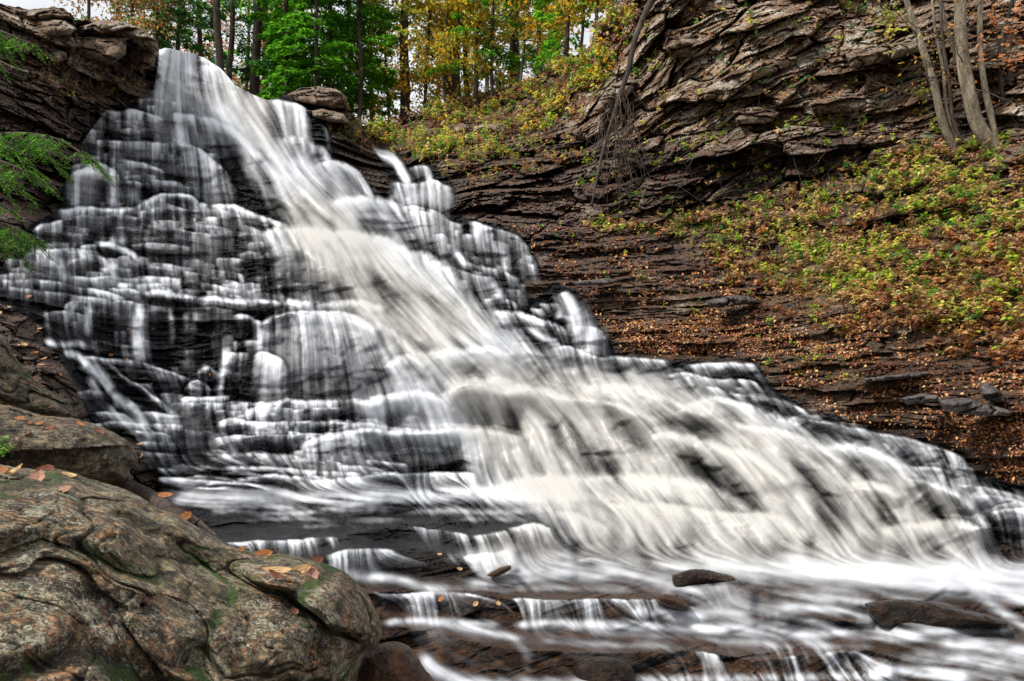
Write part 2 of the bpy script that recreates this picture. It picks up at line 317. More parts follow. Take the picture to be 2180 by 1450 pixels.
# soft brush strokes: (density, half width, points)
ST = [
 (.30,5,[(410,1074),(520,1082),(640,1080),(760,1086),(880,1080)]),(.24,4,[(520,1108),(640,1104),(760,1110),(860,1104)]),(.30,6,[(860,1092),(960,1086),(1060,1092),(1170,1082)]),
 (.22,4,[(640,1122),(720,1118),(800,1124)]),(.25,5,[(980,1106),(1060,1104),(1130,1112)]),(.45,5,[(1000,1242),(1100,1238),(1200,1226),(1320,1234),(1420,1250)]),(.3,5,[(900,1250),(1050,1256),(1200,1252),(1330,1262)]),
 (.4,6,[(1500,1330),(1620,1340),(1740,1372),(1860,1380)]),(.35,5,[(1250,1345),(1400,1352),(1560,1366),(1700,1376)]),(.4,7,[(1640,1262),(1760,1276),(1860,1290)]),(.35,5,[(1480,1300),(1600,1306),(1700,1312)]),
 (.45,7,[(2000,1222),(2100,1228),(2250,1236)]),(.5,8,[(1900,1392),(2000,1400),(2120,1412),(2250,1420)]),(.35,5,[(1150,1366),(1300,1372),(1450,1378)]),
 (.75,9,[(741,1224),(790,1229),(850,1232),(900,1250),(960,1258)]),
 (.7,5,[(903,1258),(920,1240)]),
 (.55,4,[(444,1092),(500,1088),(560,1090),(640,1094)]),
 (.45,5,[(600,1096),(680,1088),(760,1072),(820,1066)]),
 (.75,6,[(820,1326),(880,1322),(930,1322),(1000,1326),(1060,1332)]),
 (.85,7,[(900,1322),(960,1330),(1010,1342),(1060,1352),(1110,1362)]),
 (.3,10,[(1090,1355),(1115,1385),(1125,1430)]),
 (.75,6,[(1100,1332),(1180,1326),(1260,1326),(1340,1326)]),
 (.9,9,[(1200,1330),(1300,1332),(1380,1332),(1450,1336),(1550,1340)]),
 (.8,12,[(1350,1300),(1420,1310),(1500,1315)]),
 (.7,8,[(1660,1292),(1720,1294),(1800,1302),(1860,1320)]),
 (.7,8,[(1690,1352),(1760,1348),(1850,1345),(1960,1346),(2080,1340),(2150,1342)]),
 (.85,12,[(1850,1347),(1920,1352),(1980,1350)]),
 (.8,12,[(2010,1370),(2080,1374),(2140,1380),(2220,1392)]),
 (.6,10,[(2080,1262),(2130,1300),(2180,1330),(2260,1370)]),
 (.8,14,[(1990,1240),(2100,1256),(2180,1275),(2300,1300)]),
 (.85,12,[(1850,1440),(1900,1428),(1980,1432),(2060,1440)]),
 (.6,8,[(1960,1410),(2060,1402),(2150,1412)]),
 (.9,14,[(900,1400),(925,1425),(970,1448),(1050,1462)]),
 (.5,10,[(1050,1452),(1300,1450),(1600,1445),(1850,1440)]),
 (.35,10,[(1120,1215),(1300,1222),(1420,1245),(1500,1262)]),
 (.7,10,[(800,1058),(900,1052),(1000,1046),(1080,1044)]),
 (.5,8,[(640,1062),(760,1066),(870,1064),(960,1060)]),
 (.55,9,[(1170,1050),(1300,1062),(1400,1070)]),
 (.8,7,[(790,1055),(800,1050)]),
 (.85,7,[(135,750),(160,756),(176,767),(195,785),(210,800)]),
 (.9,11,[(176,770),(203,790),(223,812),(237,835)]),
 (.8,8,[(237,835),(262,855),(285,870),(300,892),(312,905)]),
 (.5,9,[(190,800),(205,825),(215,840)]),
 (.55,9,[(250,850),(240,875),(262,895),(290,905)]),
 (.7,6,[(95,727),(135,735),(165,733),(190,740)]),
 (.6,4,[(324,843),(345,862),(372,884),(380,905)]),
 (.85,6,[(189,650),(187,680),(186,715)]),
 (.7,13,[(297,655),(298,690),(297,730),(302,768)]),
 (.5,5,[(360,658),(366,690),(367,735)]),
 (.4,4,[(395,658),(394,700)]),
 (.6,8,[(423,658),(420,690)]),
 (.7,8,[(482,740),(480,770),(474,800),(470,845)]),
 (.85,8,[(555,690),(553,715),(552,745)]),
 (.8,9,[(238,370),(240,400),(241,440)]),
 (.4,9,[(165,400),(158,440)]),
 (.5,6,[(285,400),(284,436)]),
 (.7,13,[(390,320),(386,300),(384,270)]),
 (.45,9,[(260,500),(262,520)]),
 (.6,6,[(241,500),(242,524)]),
 (.7,9,[(235,555),(240,580),(243,600)]),
 (.6,8,[(120,540),(135,580),(140,600)]),
 (.6,7,[(160,640),(152,660),(145,680)]),
 (.45,4,[(125,238),(130,245),(126,268)]),
 (.5,6,[(45,370),(55,400),(40,425)]),
 (.6,6,[(1195,660),(1190,672),(1182,680)]),
 (.75,8,[(1209,630),(1218,650),(1232,676)]),
 (.7,10,[(815,322),(845,348),(860,372),(872,392)]),
 (.7,6,[(905,358),(914,378),(908,392)]),
 (.6,6,[(968,532),(985,555),(998,565)]),
 (.5,5,[(1010,485),(1016,510)]),
 (.55,7,[(1055,520),(1070,550),(1072,578)]),
 (.55,8,[(1045,600),(1060,620),(1066,635)]),
 (.5,6,[(1110,690),(1160,720),(1200,740)]),
 (.5,6,[(1240,740),(1260,745),(1280,755)]),
]
# places where the rock shows dark through: (strength, x, y, rx, ry, lean degrees from vertical)
VD = [
 (.85,372,165,12,45,-4),(.7,405,185,14,38,4),(.45,438,160,12,35,14),(.6,462,185,14,22,25),
 (.35,345,180,8,40,-8),
 (.8,575,255,9,30,30),(.75,585,270,14,30,8),(.5,620,265,28,35,4),(.75,680,290,14,30,8),
 (.7,630,320,22,9,30),(.6,672,335,10,24,32),(.55,700,400,12,35,30),(.4,745,400,10,30,20),
 (.65,395,285,10,20,0),(.75,480,310,14,38,22),(.8,505,365,16,60,16),(.85,530,420,24,50,16),(.6,560,350,12,50,25),
 (.5,585,450,18,45,16),(.35,640,440,10,50,20),(.5,700,470,7,25,35),
 (.85,800,480,17,36,38),(.6,770,465,10,26,30),(.5,840,470,7,30,25),
 (.8,430,520,70,34,0),(.85,500,560,60,34,5),(.75,590,600,50,40,5),(.5,560,545,40,30,10),(.7,350,500,40,18,0),
 (.6,640,560,14,45,15),(.75,680,600,18,42,12),(.75,730,608,16,36,22),(.5,760,590,10,50,30),(.85,810,610,14,46,35),(.6,850,620,9,40,42),
 (.55,700,580,6,40,20),(.45,905,640,8,45,47),
 (.7,240,285,45,14,0),(.8,300,290,45,16,0),(.7,260,325,40,12,0),(.6,350,330,20,12,0),(.65,220,400,12,36,0),(.8,275,390,22,22,0),(.7,320,400,24,24,0),
 (.85,330,690,35,30,0),(.9,440,710,36,40,0),(.8,230,700,30,40,0),(.8,370,750,40,40,0),(.8,250,745,35,20,0),
 (.8,160,480,34,22,0),(.7,230,490,26,20,0),(.85,255,545,22,18,0),(.6,190,570,30,16,0),(.6,330,535,40,16,0),
 (.7,600,720,22,30,0),(.55,660,720,30,40,0),(.6,740,720,16,40,8),(.75,650,810,50,44,0),(.75,730,810,24,44,4),(.5,800,760,14,46,20),(.6,780,815,22,30,15),(.75,510,800,24,46,0),(.7,590,830,10,24,0),
 (.6,850,730,9,30,30),(.75,910,745,11,28,42),(.55,975,735,9,30,38),(.7,937,825,14,24,30),(.6,870,770,10,25,30),
 (.4,1000,790,36,10,60),(.35,1010,780,26,7,60),(.3,1110,800,60,8,80),
 (.8,605,880,22,14,0),(.85,840,885,40,26,12),(.5,900,890,14,22,15),(.7,505,911,26,12,0),(.7,680,915,20,10,0),(.6,730,880,24,14,0),
 (.6,720,950,40,26,0),(.55,800,950,30,24,0),(.5,860,950,24,28,4),(.5,960,975,18,30,10),(.6,700,955,20,18,0),
 (.85,1032,885,11,28,22),(.9,1088,893,22,34,24),(.55,1000,870,10,24,20),(.6,1130,860,8,26,26),
 (.7,1165,895,14,42,30),(.8,1185,925,14,45,28),(.5,1225,920,10,60,28),(.75,1280,975,24,42,26),(.85,1305,1000,16,34,26),(.75,1325,900,26,42,38),(.6,1290,870,12,30,40),(.8,1365,935,26,22,50),(.6,1250,985,12,42,28),
 (.55,1140,980,14,30,20),(.6,1040,985,14,32,10),(.7,970,970,20,34,6),(.45,1090,990,10,34,16),
 (.8,1420,900,40,14,60),(.8,1480,920,40,13,62),(.9,1470,980,42,24,55),(.95,1550,1040,52,30,48),(.85,1520,1000,50,28,50),(.7,1590,1075,26,20,45),
 (.85,1500,905,32,13,66),(.45,1420,860,16,40,45),
 (.4,1560,890,44,9,60),
 (.7,1690,985,11,40,42),(.85,1720,1015,17,46,38),(.7,1760,1060,14,40,36),(.6,1790,1090,14,34,34),(.7,1755,1100,16,40,34),
 (.7,1800,975,34,13,55),(.75,1840,1000,28,12,55),(.55,1890,1010,12,24,45),
 (.8,1870,1075,16,40,38),(.85,1900,1110,12,22,38),(.85,1985,1075,34,17,55),(.8,2000,1095,30,12,60),(.55,1940,1060,10,28,45),
 (.55,1920,1165,26,22,28),(.6,1990,1170,22,24,26),(.5,2060,1160,14,26,22),(.45,1850,1160,22,30,30),(.6,1960,1140,10,22,28),
 (.65,1470,1130,22,32,34),(.7,1590,1160,26,28,36),(.65,1640,1170,26,20,30),(.5,1530,1110,16,36,34),(.5,1660,1140,18,30,36),(.45,1720,1160,16,28,30),
 (.6,1300,1160,16,26,24),(.8,1365,1165,13,40,24),(.5,1400,1150,10,38,26),(.4,1250,1140,12,24,20),(.7,1450,1165,9,26,30),
 (.35,1330,1055,60,9,75),(.35,1420,1058,46,9,70),
 (.8,970,545,34,13,50),(.75,905,525,24,20,0),(.6,1000,620,30,20,20),(.8,1020,565,28,9,70),(.7,1100,540,16,24,0),(.7,1020,540,14,20,0),
 (.85,1130,700,34,20,45),(.7,1160,725,26,20,30),(.6,1190,715,16,18,20),(.7,1100,690,14,30,40),
 (.8,1240,765,90,5,86),(.8,1340,776,60,9,86),(.6,1150,775,40,6,80),
 (.7,1560,800,50,7,84),(.7,1640,862,40,12,70),(.6,1540,815,40,8,75),(.7,1780,925,40,6,70),
 (.8,1960,1010,20,14,20),(.7,2010,980,10,24,15),(.7,2100,1045,34,6,85),
 (.9,2150,1150,30,50,4),
 (.6,2160,1240,50,10,85),
 (.8,1250,1200,24,10,60),(.9,1222,1165,12,12,0),
]
# sediment-warm water
WM = [[(480,160),(600,215),(600,280),(560,330),(500,230)],[(560,420),(700,400),(860,560),(1060,690),(900,800),(760,680),(640,600)],
      [(900,760),(1400,790),(1700,920),(2050,1060),(2110,1200),(1700,1200),(1240,1200),(1180,1120),(1060,1040),(1000,940)],
      [(1000,1120),(1200,1110),(1220,1200),(1050,1190)]]

# rows of small arched ledges: (count, polygon, width range, strength, fade)
AR = [
 (34,[(190,240),(330,225),(430,300),(480,430),(130,440),(140,370)],(36,100),(.3,.6),(8,20)),
 (62,[(0,600),(70,490),(140,445),(330,425),(560,470),(700,560),(740,640),(300,640),(140,630)],(45,140),(.3,.65),(7,18)),
 (36,[(90,650),(330,655),(520,660),(550,740),(480,840),(330,840),(200,760)],(20,70),(.12,.35),(10,30)),
 (46,[(180,840),(300,865),(480,858),(700,870),(850,980),(850,1000),(350,1050),(330,950),(230,900)],(45,150),(.4,.75),(6,14)),
 (30,[(870,455),(1100,500),(1140,570),(1060,660),(980,600)],(14,44),(.3,.6),(8,20)),
 (24,[(1180,620),(1290,710),(1280,750),(1120,730),(1060,680)],(14,40),(.3,.6),(8,18)),
 (26,[(1400,775),(1640,830),(1900,930),(2050,970),(2060,1010),(1900,960),(1600,860)],(20,60),(.3,.6),(8,18)),
 (8,[(835,400),(960,405),(960,425),(835,425)],(14,30),(.3,.6),(14,22)),
]

def splat(S, Lm, R, val, w, L, seed):
    k = max(2, int(2.4*w/GS)+1)
    s = np.arange(len(R))*2.0
    n1 = fbm2(s/10.0, s*0+seed*1.3, 3, 50+seed); n2 = fbm2(s/55.0, s*0+seed*2.3, 2, 90+seed)
    m = np.clip(0.86+0.5*n1+0.55*n2, 0.10, 1.15) if w < 8 else np.clip(0.95+0.12*n1+0.16*n2, 0.3, 1.05)
    if 0 < L < 160 and w < 8:
        tx = np.gradient(R[:, 0]); ty = np.gradient(R[:, 1]); hz = np.abs(tx)/(np.hypot(tx, ty)+1e-6); m = m*np.clip(1.35*np.convolve(np.pad(hz, 4, mode='edge'), np.ones(9)/9, 'valid')**1.6, .12, 1)
    e = np.minimum(np.arange(len(R)), np.arange(len(R))[::-1])*2.0
    m = m*np.clip(e/14.0+0.15, 0, 1)
    for (x, y), a in zip(R, m*val):
        ci = (y-GY0)/GS; cj = (x-GX0)/GS
        i0 = int(ci)-k; j0 = int(cj)-k
        if i0 < 0 or j0 < 0 or i0+2*k+2 > GH or j0+2*k+2 > GW: continue
        ii = np.arange(i0, i0+2*k+2)[:, None]; jj = np.arange(j0, j0+2*k+2)[None]
        g = a*np.exp(-(((ii-ci)*GS)**2+((jj-cj)*GS)**2)/(2*(w*0.5)**2+2))
        sl = (slice(i0, i0+2*k+2), slice(j0, j0+2*k+2))
        up = g > S[sl]
        S[sl] = np.where(up, g, S[sl])
        if Lm is not None: Lm[sl] = np.where(up, L, Lm[sl])

def samp(a, x, y):
    j = np.clip((x-GX0)/GS+0.5, 0, GW-1).astype(np.int32); i = np.clip((y-GY0)/GS+0.5, 0, GH-1).astype(np.int32)
    return a[i, j]

def sampb(a, x, y):
    xx = np.clip((x-GX0)/GS, 0, GW-1.001); yy = np.clip((y-GY0)/GS, 0, GH-1.001)
    j = xx.astype(np.int32); i = yy.astype(np.int32); fx = xx-j; fy = yy-i
    return a[i, j]*(1-fx)*(1-fy)+a[i, j+1]*fx*(1-fy)+a[i+1, j]*(1-fx)*fy+a[i+1, j+1]*fx*fy

ARCH = []
def make_arches():
    r = random.Random(5)
    for n, P, (w0, w1), (s0, s1), (l0, l1) in AR:
        A = np.array(P); c = 0; t = 0
        while c < n and t < 5000:
            t += 1
            x = r.uniform(A[:, 0].min(), A[:, 0].max()); y = r.uniform(A[:, 1].min(), A[:, 1].max())
            if not inpoly(np.array([x]), np.array([y]), P)[0]: continue
            if any(abs(x-q[0]) < (w1*0.45) and abs(y-q[1]) < 6 for q in ARCH): continue
            w = r.uniform(w0, w1); h = r.uniform(2, 10)*w/50; sl = r.uniform(-.05, .15)
            pts = [(x+w*(u-.5), y+sl*w*(u-.5)+(h*.4)*(abs(2*u-1)**4)+r.uniform(-1.5, 1.5)) for u in (0, .12, .3, .5, .7, .88, 1)]
            ARCH.append((x, y, r.uniform(s0, s1), r.uniform(l0, l1), r.uniform(2.2, 4.5), pts)); c += 1

def density():
    U, V = flow_field()
    make_arches()
    S = np.zeros((GH, GW), np.float32); Lm = np.full((GH, GW), 20, np.float32)
    for k, (s, L, w, a, rp, pts) in enumerate(CR):
        if w < 8: L, w = (L*1.45 if L <= 34 else L*1.05), w*.8
        else: L = L*.72
        splat(S, Lm, resample(pts, 2.0, 3.0 if w < 8 else 5.0, k), s, w, L, k)
    for k, (x, y, s, L, w, pts) in enumerate(ARCH):
        splat(S, Lm, resample(pts, 2.0, 1.0, k), s, w*.85, L*1.5, 200+k)
    # broad densities, later ones cover earlier ones
    B = np.zeros((GH, GW), np.float32)
    for v, s, P in RG:
        m = softpoly(P, s); B = B*(1-m)+v*m
    S2 = np.zeros((GH, GW), np.float32)
    for k, (v, w, pts) in enumerate(ST):
        splat(S2, None, resample(pts, 2.0, 2.0, 300+k), v, w*1.5, 0, 400+k)
    S2 = blur(S2, 1.2)
    Vd = np.ones((GH, GW), np.float32)
    for st, x, y, rx, ry, an in VD:
        if an >= 45 and rx > ry: rx, ry = ry, rx
        a = math.radians(an); X = PX-x+9*NW1; Y = PY-y+9*NW2
        # along = down-flow axis
        u = X*math.cos(a)-Y*math.sin(a); v = X*math.sin(a)+Y*math.cos(a)
        g = np.exp(-((u/rx)**2+(v/ry)**2)**1.3*0.8)
        Vd *= 1-(st*.84 if x > 1100 else st*.86 if x > 560 else st)*g
    Vd = blur(Vd, 1.8)
    # streak noise carried down the flow
    white = RS.rand(GH, GW).astype(np.float32)
    N1 = blur(RS.rand(GH, GW).astype(np.float32), 1.0); N2 = blur(RS.rand(GH, GW).astype(np.float32), 3.0); N3 = blur(RS.rand(GH, GW).astype(np.float32), 8.0)
    def nz(a): return (a-a.mean())/a.std()
    NS = nz(nz(white)*.45+nz(N1)*.6+nz(N2)*.9+nz(N3)*.8)
    N = nz(nz(white)*0.9+nz(N1)*0.9+nz(N2)*0.45+nz(N3)*0.12)
    x = PX.copy(); y = PY.copy()
    T = np.ones_like(S); C = np.zeros_like(S); accN = np.zeros_like(S); accB = np.zeros_like(S); wB = 0; wN = 0
    BV = B*Vd; ds = 2.0
    bigB = sstep(.35, .5, B); mul = np.clip(0.86+0.30*NS*(1-bigB)+.13*N*bigB, 0.15, 1.35)
    Ssrc = S*mul
    for k in range(105):
        d = k*ds
        Sv = samp(Ssrc, x, y); Lv = samp(Lm, x, y)
        np.maximum(C, T*Sv*np.exp(-np.maximum(0, d-1)/(Lv*0.95)), out=C)
        T *= 1-.09*np.clip(Sv-.25, 0, 1)
        if k < 60:
            w = 1-k/60.0; accN += w*samp(N, x, y); wN += w*w
        if k < 14:
            w = 1-k/14.0; accB += w*samp(BV, x, y); wB += w
        u = samp(U, x, y); v = samp(V, x, y)
        x -= u*ds; y -= v*ds
    accN = accN/math.sqrt(wN); accB /= wB
    accN = accN/accN.std()
    Bs = accB*np.clip(1+accN*(0.055+0.24*(1-accB)), 0, 1.7)
    Cs = np.clip(C, 0, 1)*np.clip(1+0.16*accN*(1-.5*np.clip(B, 0, 1)), 0, 1.4)
    Vs = 1-(1-Vd)*0.6
    D = 1-(1-np.clip(Bs, 0, 1))*(1-np.clip(Cs*(0.35+0.65*Vs), 0, 1))*(1-np.clip(S2*np.clip(.95+0.30*accN, 0, 1.5), 0, .97))
    # thin film over the lower slabs
    film = softpoly([(380,1068),(1000,1062),(1180,1085),(1100,1110),(900,1108),(500,1104),(400,1090)], 10)*0.12 \
        + softpoly([(850,1235),(1200,1215),(1460,1240),(1400,1262),(1000,1258)], 10)*0.12 \
        + softpoly([(1600,1215),(1900,1240),(2120,1310),(1960,1345),(1600,1345),(1450,1290)], 12)*0.20 \
        + softpoly([(820,1335),(1400,1340),(1780,1360),(1700,1395),(1200,1385),(860,1350)], 12)*0.12 \
        + softpoly([(1500,1340),(2300,1350),(2300,1600),(1900,1500),(1700,1400)], 12)*0.17 \
        + softpoly([(1160,1200),(1500,1215),(1590,1255),(1440,1275),(1300,1240)], 12)*0.20 \
        + softpoly([(850,1390),(2300,1400),(2300,1600),(800,1600)], 12)*0.08
    film = film*np.clip(.7+.6*np.clip(accN, -1, 3), 0, 2.6)
    D = 1-(1-D)*(1-np.clip(film, 0, .9))
    ris = softpoly([(780,1256),(1480,1262),(1480,1300),(1420,1322),(800,1318)], 6)+softpoly([(1380,1380),(1900,1380),(1900,1460),(1380,1460)], 8); lowm = sstep(1195, 1225, PY)*(1-np.clip(ris, 0, 1)); D = D*(1-.6*lowm)+blur(D, 3.5, 1)*.6*lowm; hf = .5*(D-blur(D, 1.6))+.25*(D-blur(D, 5)); D = np.clip(D+hf*(1-.5*np.clip(B, 0, 1))*(1-.7*lowm), 0, 1)
    W = np.zeros_like(D)
    for P in WM: W = np.maximum(W, softpoly(P, 25))
    return D, W, accN, U, V, S
# ---------------------------------------------------------------- depth of the ground (metres) under photo pixels
DP = [(0,0,17.5),(200,100,19),(330,150,21.3),(380,105,22.5),(500,185,22),(600,210,21.5),(-300,0,15),(-600,0,13),(-300,500,11.5),(-600,600,8.5),(-600,1000,6.5),
 (0,300,16),(300,300,19),(420,230,20.8),(450,420,18.6),(150,400,17),(0,450,14.6),(560,430,18.4),(0,600,12.8),(100,600,13.6),(0,720,11),(200,720,13.4),(100,820,10.8),(-200,900,7.5),
 (0,900,9),(200,900,11.4),(350,1000,12.1),(200,1030,9.5),(0,1100,6.8),(-300,1300,5),(300,600,15.6),(300,700,14.4),(600,500,17.2),(600,640,15.4),(600,840,13.4),(600,1000,12.6),(600,1055,12.2),(900,1055,12.0),
 (350,1055,11.8),(900,880,12.9),(900,550,16.6),(700,300,20),(800,440,18.3),(1050,750,13.4),(1300,800,12.6),(1400,850,12),(1100,1000,12.2),(1300,1020,11.3),(1300,1190,9.0),(1600,1000,10.3),(1700,1190,8.6),(1500,1190,8.8),
 (2000,1000,9.1),(2100,1195,8.2),(2180,1240,7.9),(1100,1120,9.7),(700,1130,9.0),(500,1150,8.6),(1100,1200,8.3),(800,1200,8.1),(600,1200,8.0),(900,1300,7.2),(1300,1300,7.1),(1600,1300,7.2),(1900,1300,7.2),
 (900,1400,6.2),(1400,1390,6.3),(1900,1390,6.5),(2180,1400,6.5),(1400,1460,5.7),(2180,1460,5.8),(900,1460,5.6),(500,1460,5.4),(300,1250,7.0),(500,1300,6.8),
 (0,1600,4.6),(700,1600,4.6),(1500,1600,4.6),(2300,1600,4.7),(-600,1700,4.0),(2800,1700,4.1),(0,2000,2.95),(1100,2000,2.95),(2300,2000,2.95),(-600,2400,2.15),(1000,2400,2.15),(2800,2400,2.15),
 (850,430,19.3),(740,300,20.8),(900,300,21.8),(1000,450,17.4),(1150,600,14.9),(1300,740,13),(1500,740,12.7),(1500,500,15.2),(1500,300,16.1),(1500,0,17),(1250,400,17.4),(1250,200,20),(1050,220,25.5),(840,275,25),(950,230,25.8),
 (1350,-100,18.5),(1800,780,10.9),(2000,900,9.6),(2180,960,8.5),(2180,700,9.5),(1900,600,11.4),(2180,400,12),(1900,350,13.6),(2180,0,14.2),(1900,0,15.3),(2500,0,12.6),(2800,-100,11),(2500,500,8.5),(2800,600,6.8),
 (2500,900,7.6),(2800,1100,5.9),(2400,1200,7.4),(2800,1400,5.4),(2500,1300,7.0),(1600,650,13.1),(1700,500,14),(750,240,22),(640,190,22)]

def tps(P, V):
    n = len(P); D = np.sqrt(((P[:, None]-P[None])**2).sum(-1))
    K = np.where(D > 0, D*D*np.log(D+1e-9), 0)+np.eye(n)*0.004
    A = np.zeros((n+3, n+3)); A[:n, :n] = K; A[:n, n] = 1; A[n, :n] = 1; A[:n, n+1:] = P; A[n+1:, :n] = P.T
    b = np.zeros(n+3); b[:n] = V
    return np.linalg.solve(A, b)

_dp = np.array(DP, float); _P = _dp[:, :2]/500.0; _C = tps(_P, np.log(_dp[:, 2]))
def ysmooth(X, Y):
    sh = X.shape; x = X.ravel()/500.0; y = Y.ravel()/500.0
    r = _C[-3]+_C[-2]*x+_C[-1]*y
    for (a, b), c in zip(_P, _C[:-3]):
        d2 = (x-a)**2+(y-b)**2
        r = r+c*0.5*d2*np.log(d2+1e-12)
    return np.exp(r).reshape(sh)

def steps():
    W = np.zeros((GH, GW), np.float32)
    def add(a, rp, pts, seed, jit=3):
        R = resample(pts, 2.0, jit, seed)
        o = np.argsort(R[:, 0]); xs = R[o, 0]; ys = R[o, 1]
        x0, x1 = xs[0], xs[-1]
        j = np.where((gx >= x0-14) & (gx <= x1+14))[0]
        y = np.interp(gx[j], xs, ys)
        fade = np.clip(np.minimum(gx[j]-(x0-14), (x1+14)-gx[j])/18.0, 0, 1)
        for jj, yy, f in zip(j, y, fade):
            i1 = (yy-GY0)/GS; n = max(2, int(rp/GS))
            i0 = int(i1)-n
            if i0 < 0 or int(i1) >= GH: continue
            W[i0:int(i1), jj] += a*f/n
    for k, (s, L, w, a, rp, pts) in enumerate(CR): add(a*0.8, rp, pts, k)
    for k, (x, y, s, L, w, pts) in enumerate(ARCH): add(0.16, 4, pts, k, 1)
    for k, (a, rp, pts) in enumerate(LG): add(a, rp, pts, 700+k, 5)
    C = np.cumsum(W[::-1], axis=0)[::-1]       # grows upward in the picture
    hi = C-blur(C, 0, 26)
    lo = C-blur(C, 0, 14)
    m = sstep(1040, 1090, PY)
    return blur((hi*m+0.5*(hi+lo)*(1-m)).astype(np.float32), 1.2, 0)

SKY = [(-600,-10),(-200,0),(0,8),(60,18),(130,14),(160,42),(230,44),(285,58),(325,84),(340,106),(352,102),(385,108),(412,114),(440,126),(470,146),(500,180),(535,200),(570,213),(600,206),(625,192),(660,186),(705,188),(735,200),(742,235),(770,266),(830,274),(850,262),
 (870,250),(920,236),(950,216),(985,206),(1060,192),(1130,170),(1200,140),(1250,105),(1290,50),(1320,-20),(1370,-110),(1450,-150),(2800,-190)]
_sx = np.array([p[0] for p in SKY], float); _sy = np.array([p[1] for p in SKY], float)

def soft(fr, w=.16):
    """fraction inside a layer, with the jump to the next layer eased"""
    return np.where(fr > 1-w, (1-w)*(1-(fr-1+w)/w), fr)/(1-w)

def facets(s, z, cw, chh, A, seed, lean=.5):
    """angular blocks: jittered cells, each with its own offset and its own tilt"""
    u = s/cw; v = z/chh; iu = np.floor(u).astype(np.int64); iv = np.floor(v).astype(np.int64)
    b1 = np.full(u.shape, 1e9); b2 = b1.copy(); o = np.zeros(u.shape)
    for du in (-1, 0, 1):
        for dv in (-1, 0, 1):
            cu = iu+du; cv = iv+dv; z0 = cu*0
            x = cu+.5+.9*(_hash(cu, cv, z0, seed)-.5); y = cv+.5+.8*(_hash(cu, cv, z0+1, seed)-.5)
            dx = u-x; dy = v-y; d = np.maximum(np.abs(dx), np.abs(dy)*1.15)+.25*(np.abs(dx)+np.abs(dy))
            val = (_hash(cu, cv, z0+2, seed)-.5)*1.5+dx*(_hash(cu, cv, z0+3, seed)-.5)*1.4+dy*(_hash(cu, cv, z0+4, seed)-.5+lean)*.9
            m = d < b1
            b2 = np.where(m, b1, np.minimum(b2, d)); o = np.where(m, val, o); b1 = np.where(m, d, b1)
    crack = sstep(.12, 0, b2-b1)
    return A*(o+.7*crack), crack

def strata(X, Y, Z, r, tilt, seed, sd=-1, hs=(1.1, 0.36), amps=(0.22, 0.06), blk=(1.15, .50, .46), small=(.42, .16, .15), fk=1.0):
    s = X*0.75+sd*Y*0.66
    fold = fk*(0.45*fbm2(s/3.0, Z/2.2, 3, seed+70)+0.16*fbm2(s/.8, Z/.6, 3, seed+71))
    zt = Z+tilt*s+fold
    off = 0
    for k, (h, A) in enumerate(zip(hs, amps)):
        zz = zt+0.5*h*fbm2(s/(h*5), Z/h*.6+k*5.1, 2, seed+9+k)
        q = zz/h; L = np.floor(q); fr = q-L; Li = L.astype(np.int64)
        hl = _hash(Li, Li*0+k, Li*0, seed+21)
        ln = h*(1.6+2.6*hl)
        on = sstep(-.35, .35, vnoise2(s/(ln*2.5)+hl*9, L*2.3, seed+51+k)+.1)
        bl = vnoise2(s/ln+hl*37, L*1.7, seed+31+k); br = vnoise2(s/(ln*.3)+hl*11, L*3.1+fr*.8, seed+33+k)
        prof = -(soft(fr)-0.5)*np.clip(r*h, 0.05*h, 1.0*h+A)
        off = off+on*(.6*prof+A*(0.35*(hl-0.5)+0.8*bl+0.35*br))
    w = .16*fbm2(s*1.6, Z*2.5, 3, seed+75)
    f1, c1 = facets(s+w, zt+.5*w, blk[0], blk[1], blk[2], seed+1)
    f2, c2 = facets(s+w+3, zt+.3*w, small[0], small[1], small[2], seed+2)
    m = .55+.45*sstep(-.3, .3, fbm2(s/2.2, Z/1.4, 2, seed+76))
    f3, c3 = facets(s*1.0+w, zt, small[0]*.36, small[1]*.4, small[2]*.4, seed+3)
    return off+f1*(1.35-m)*1.3+f2*m+f3

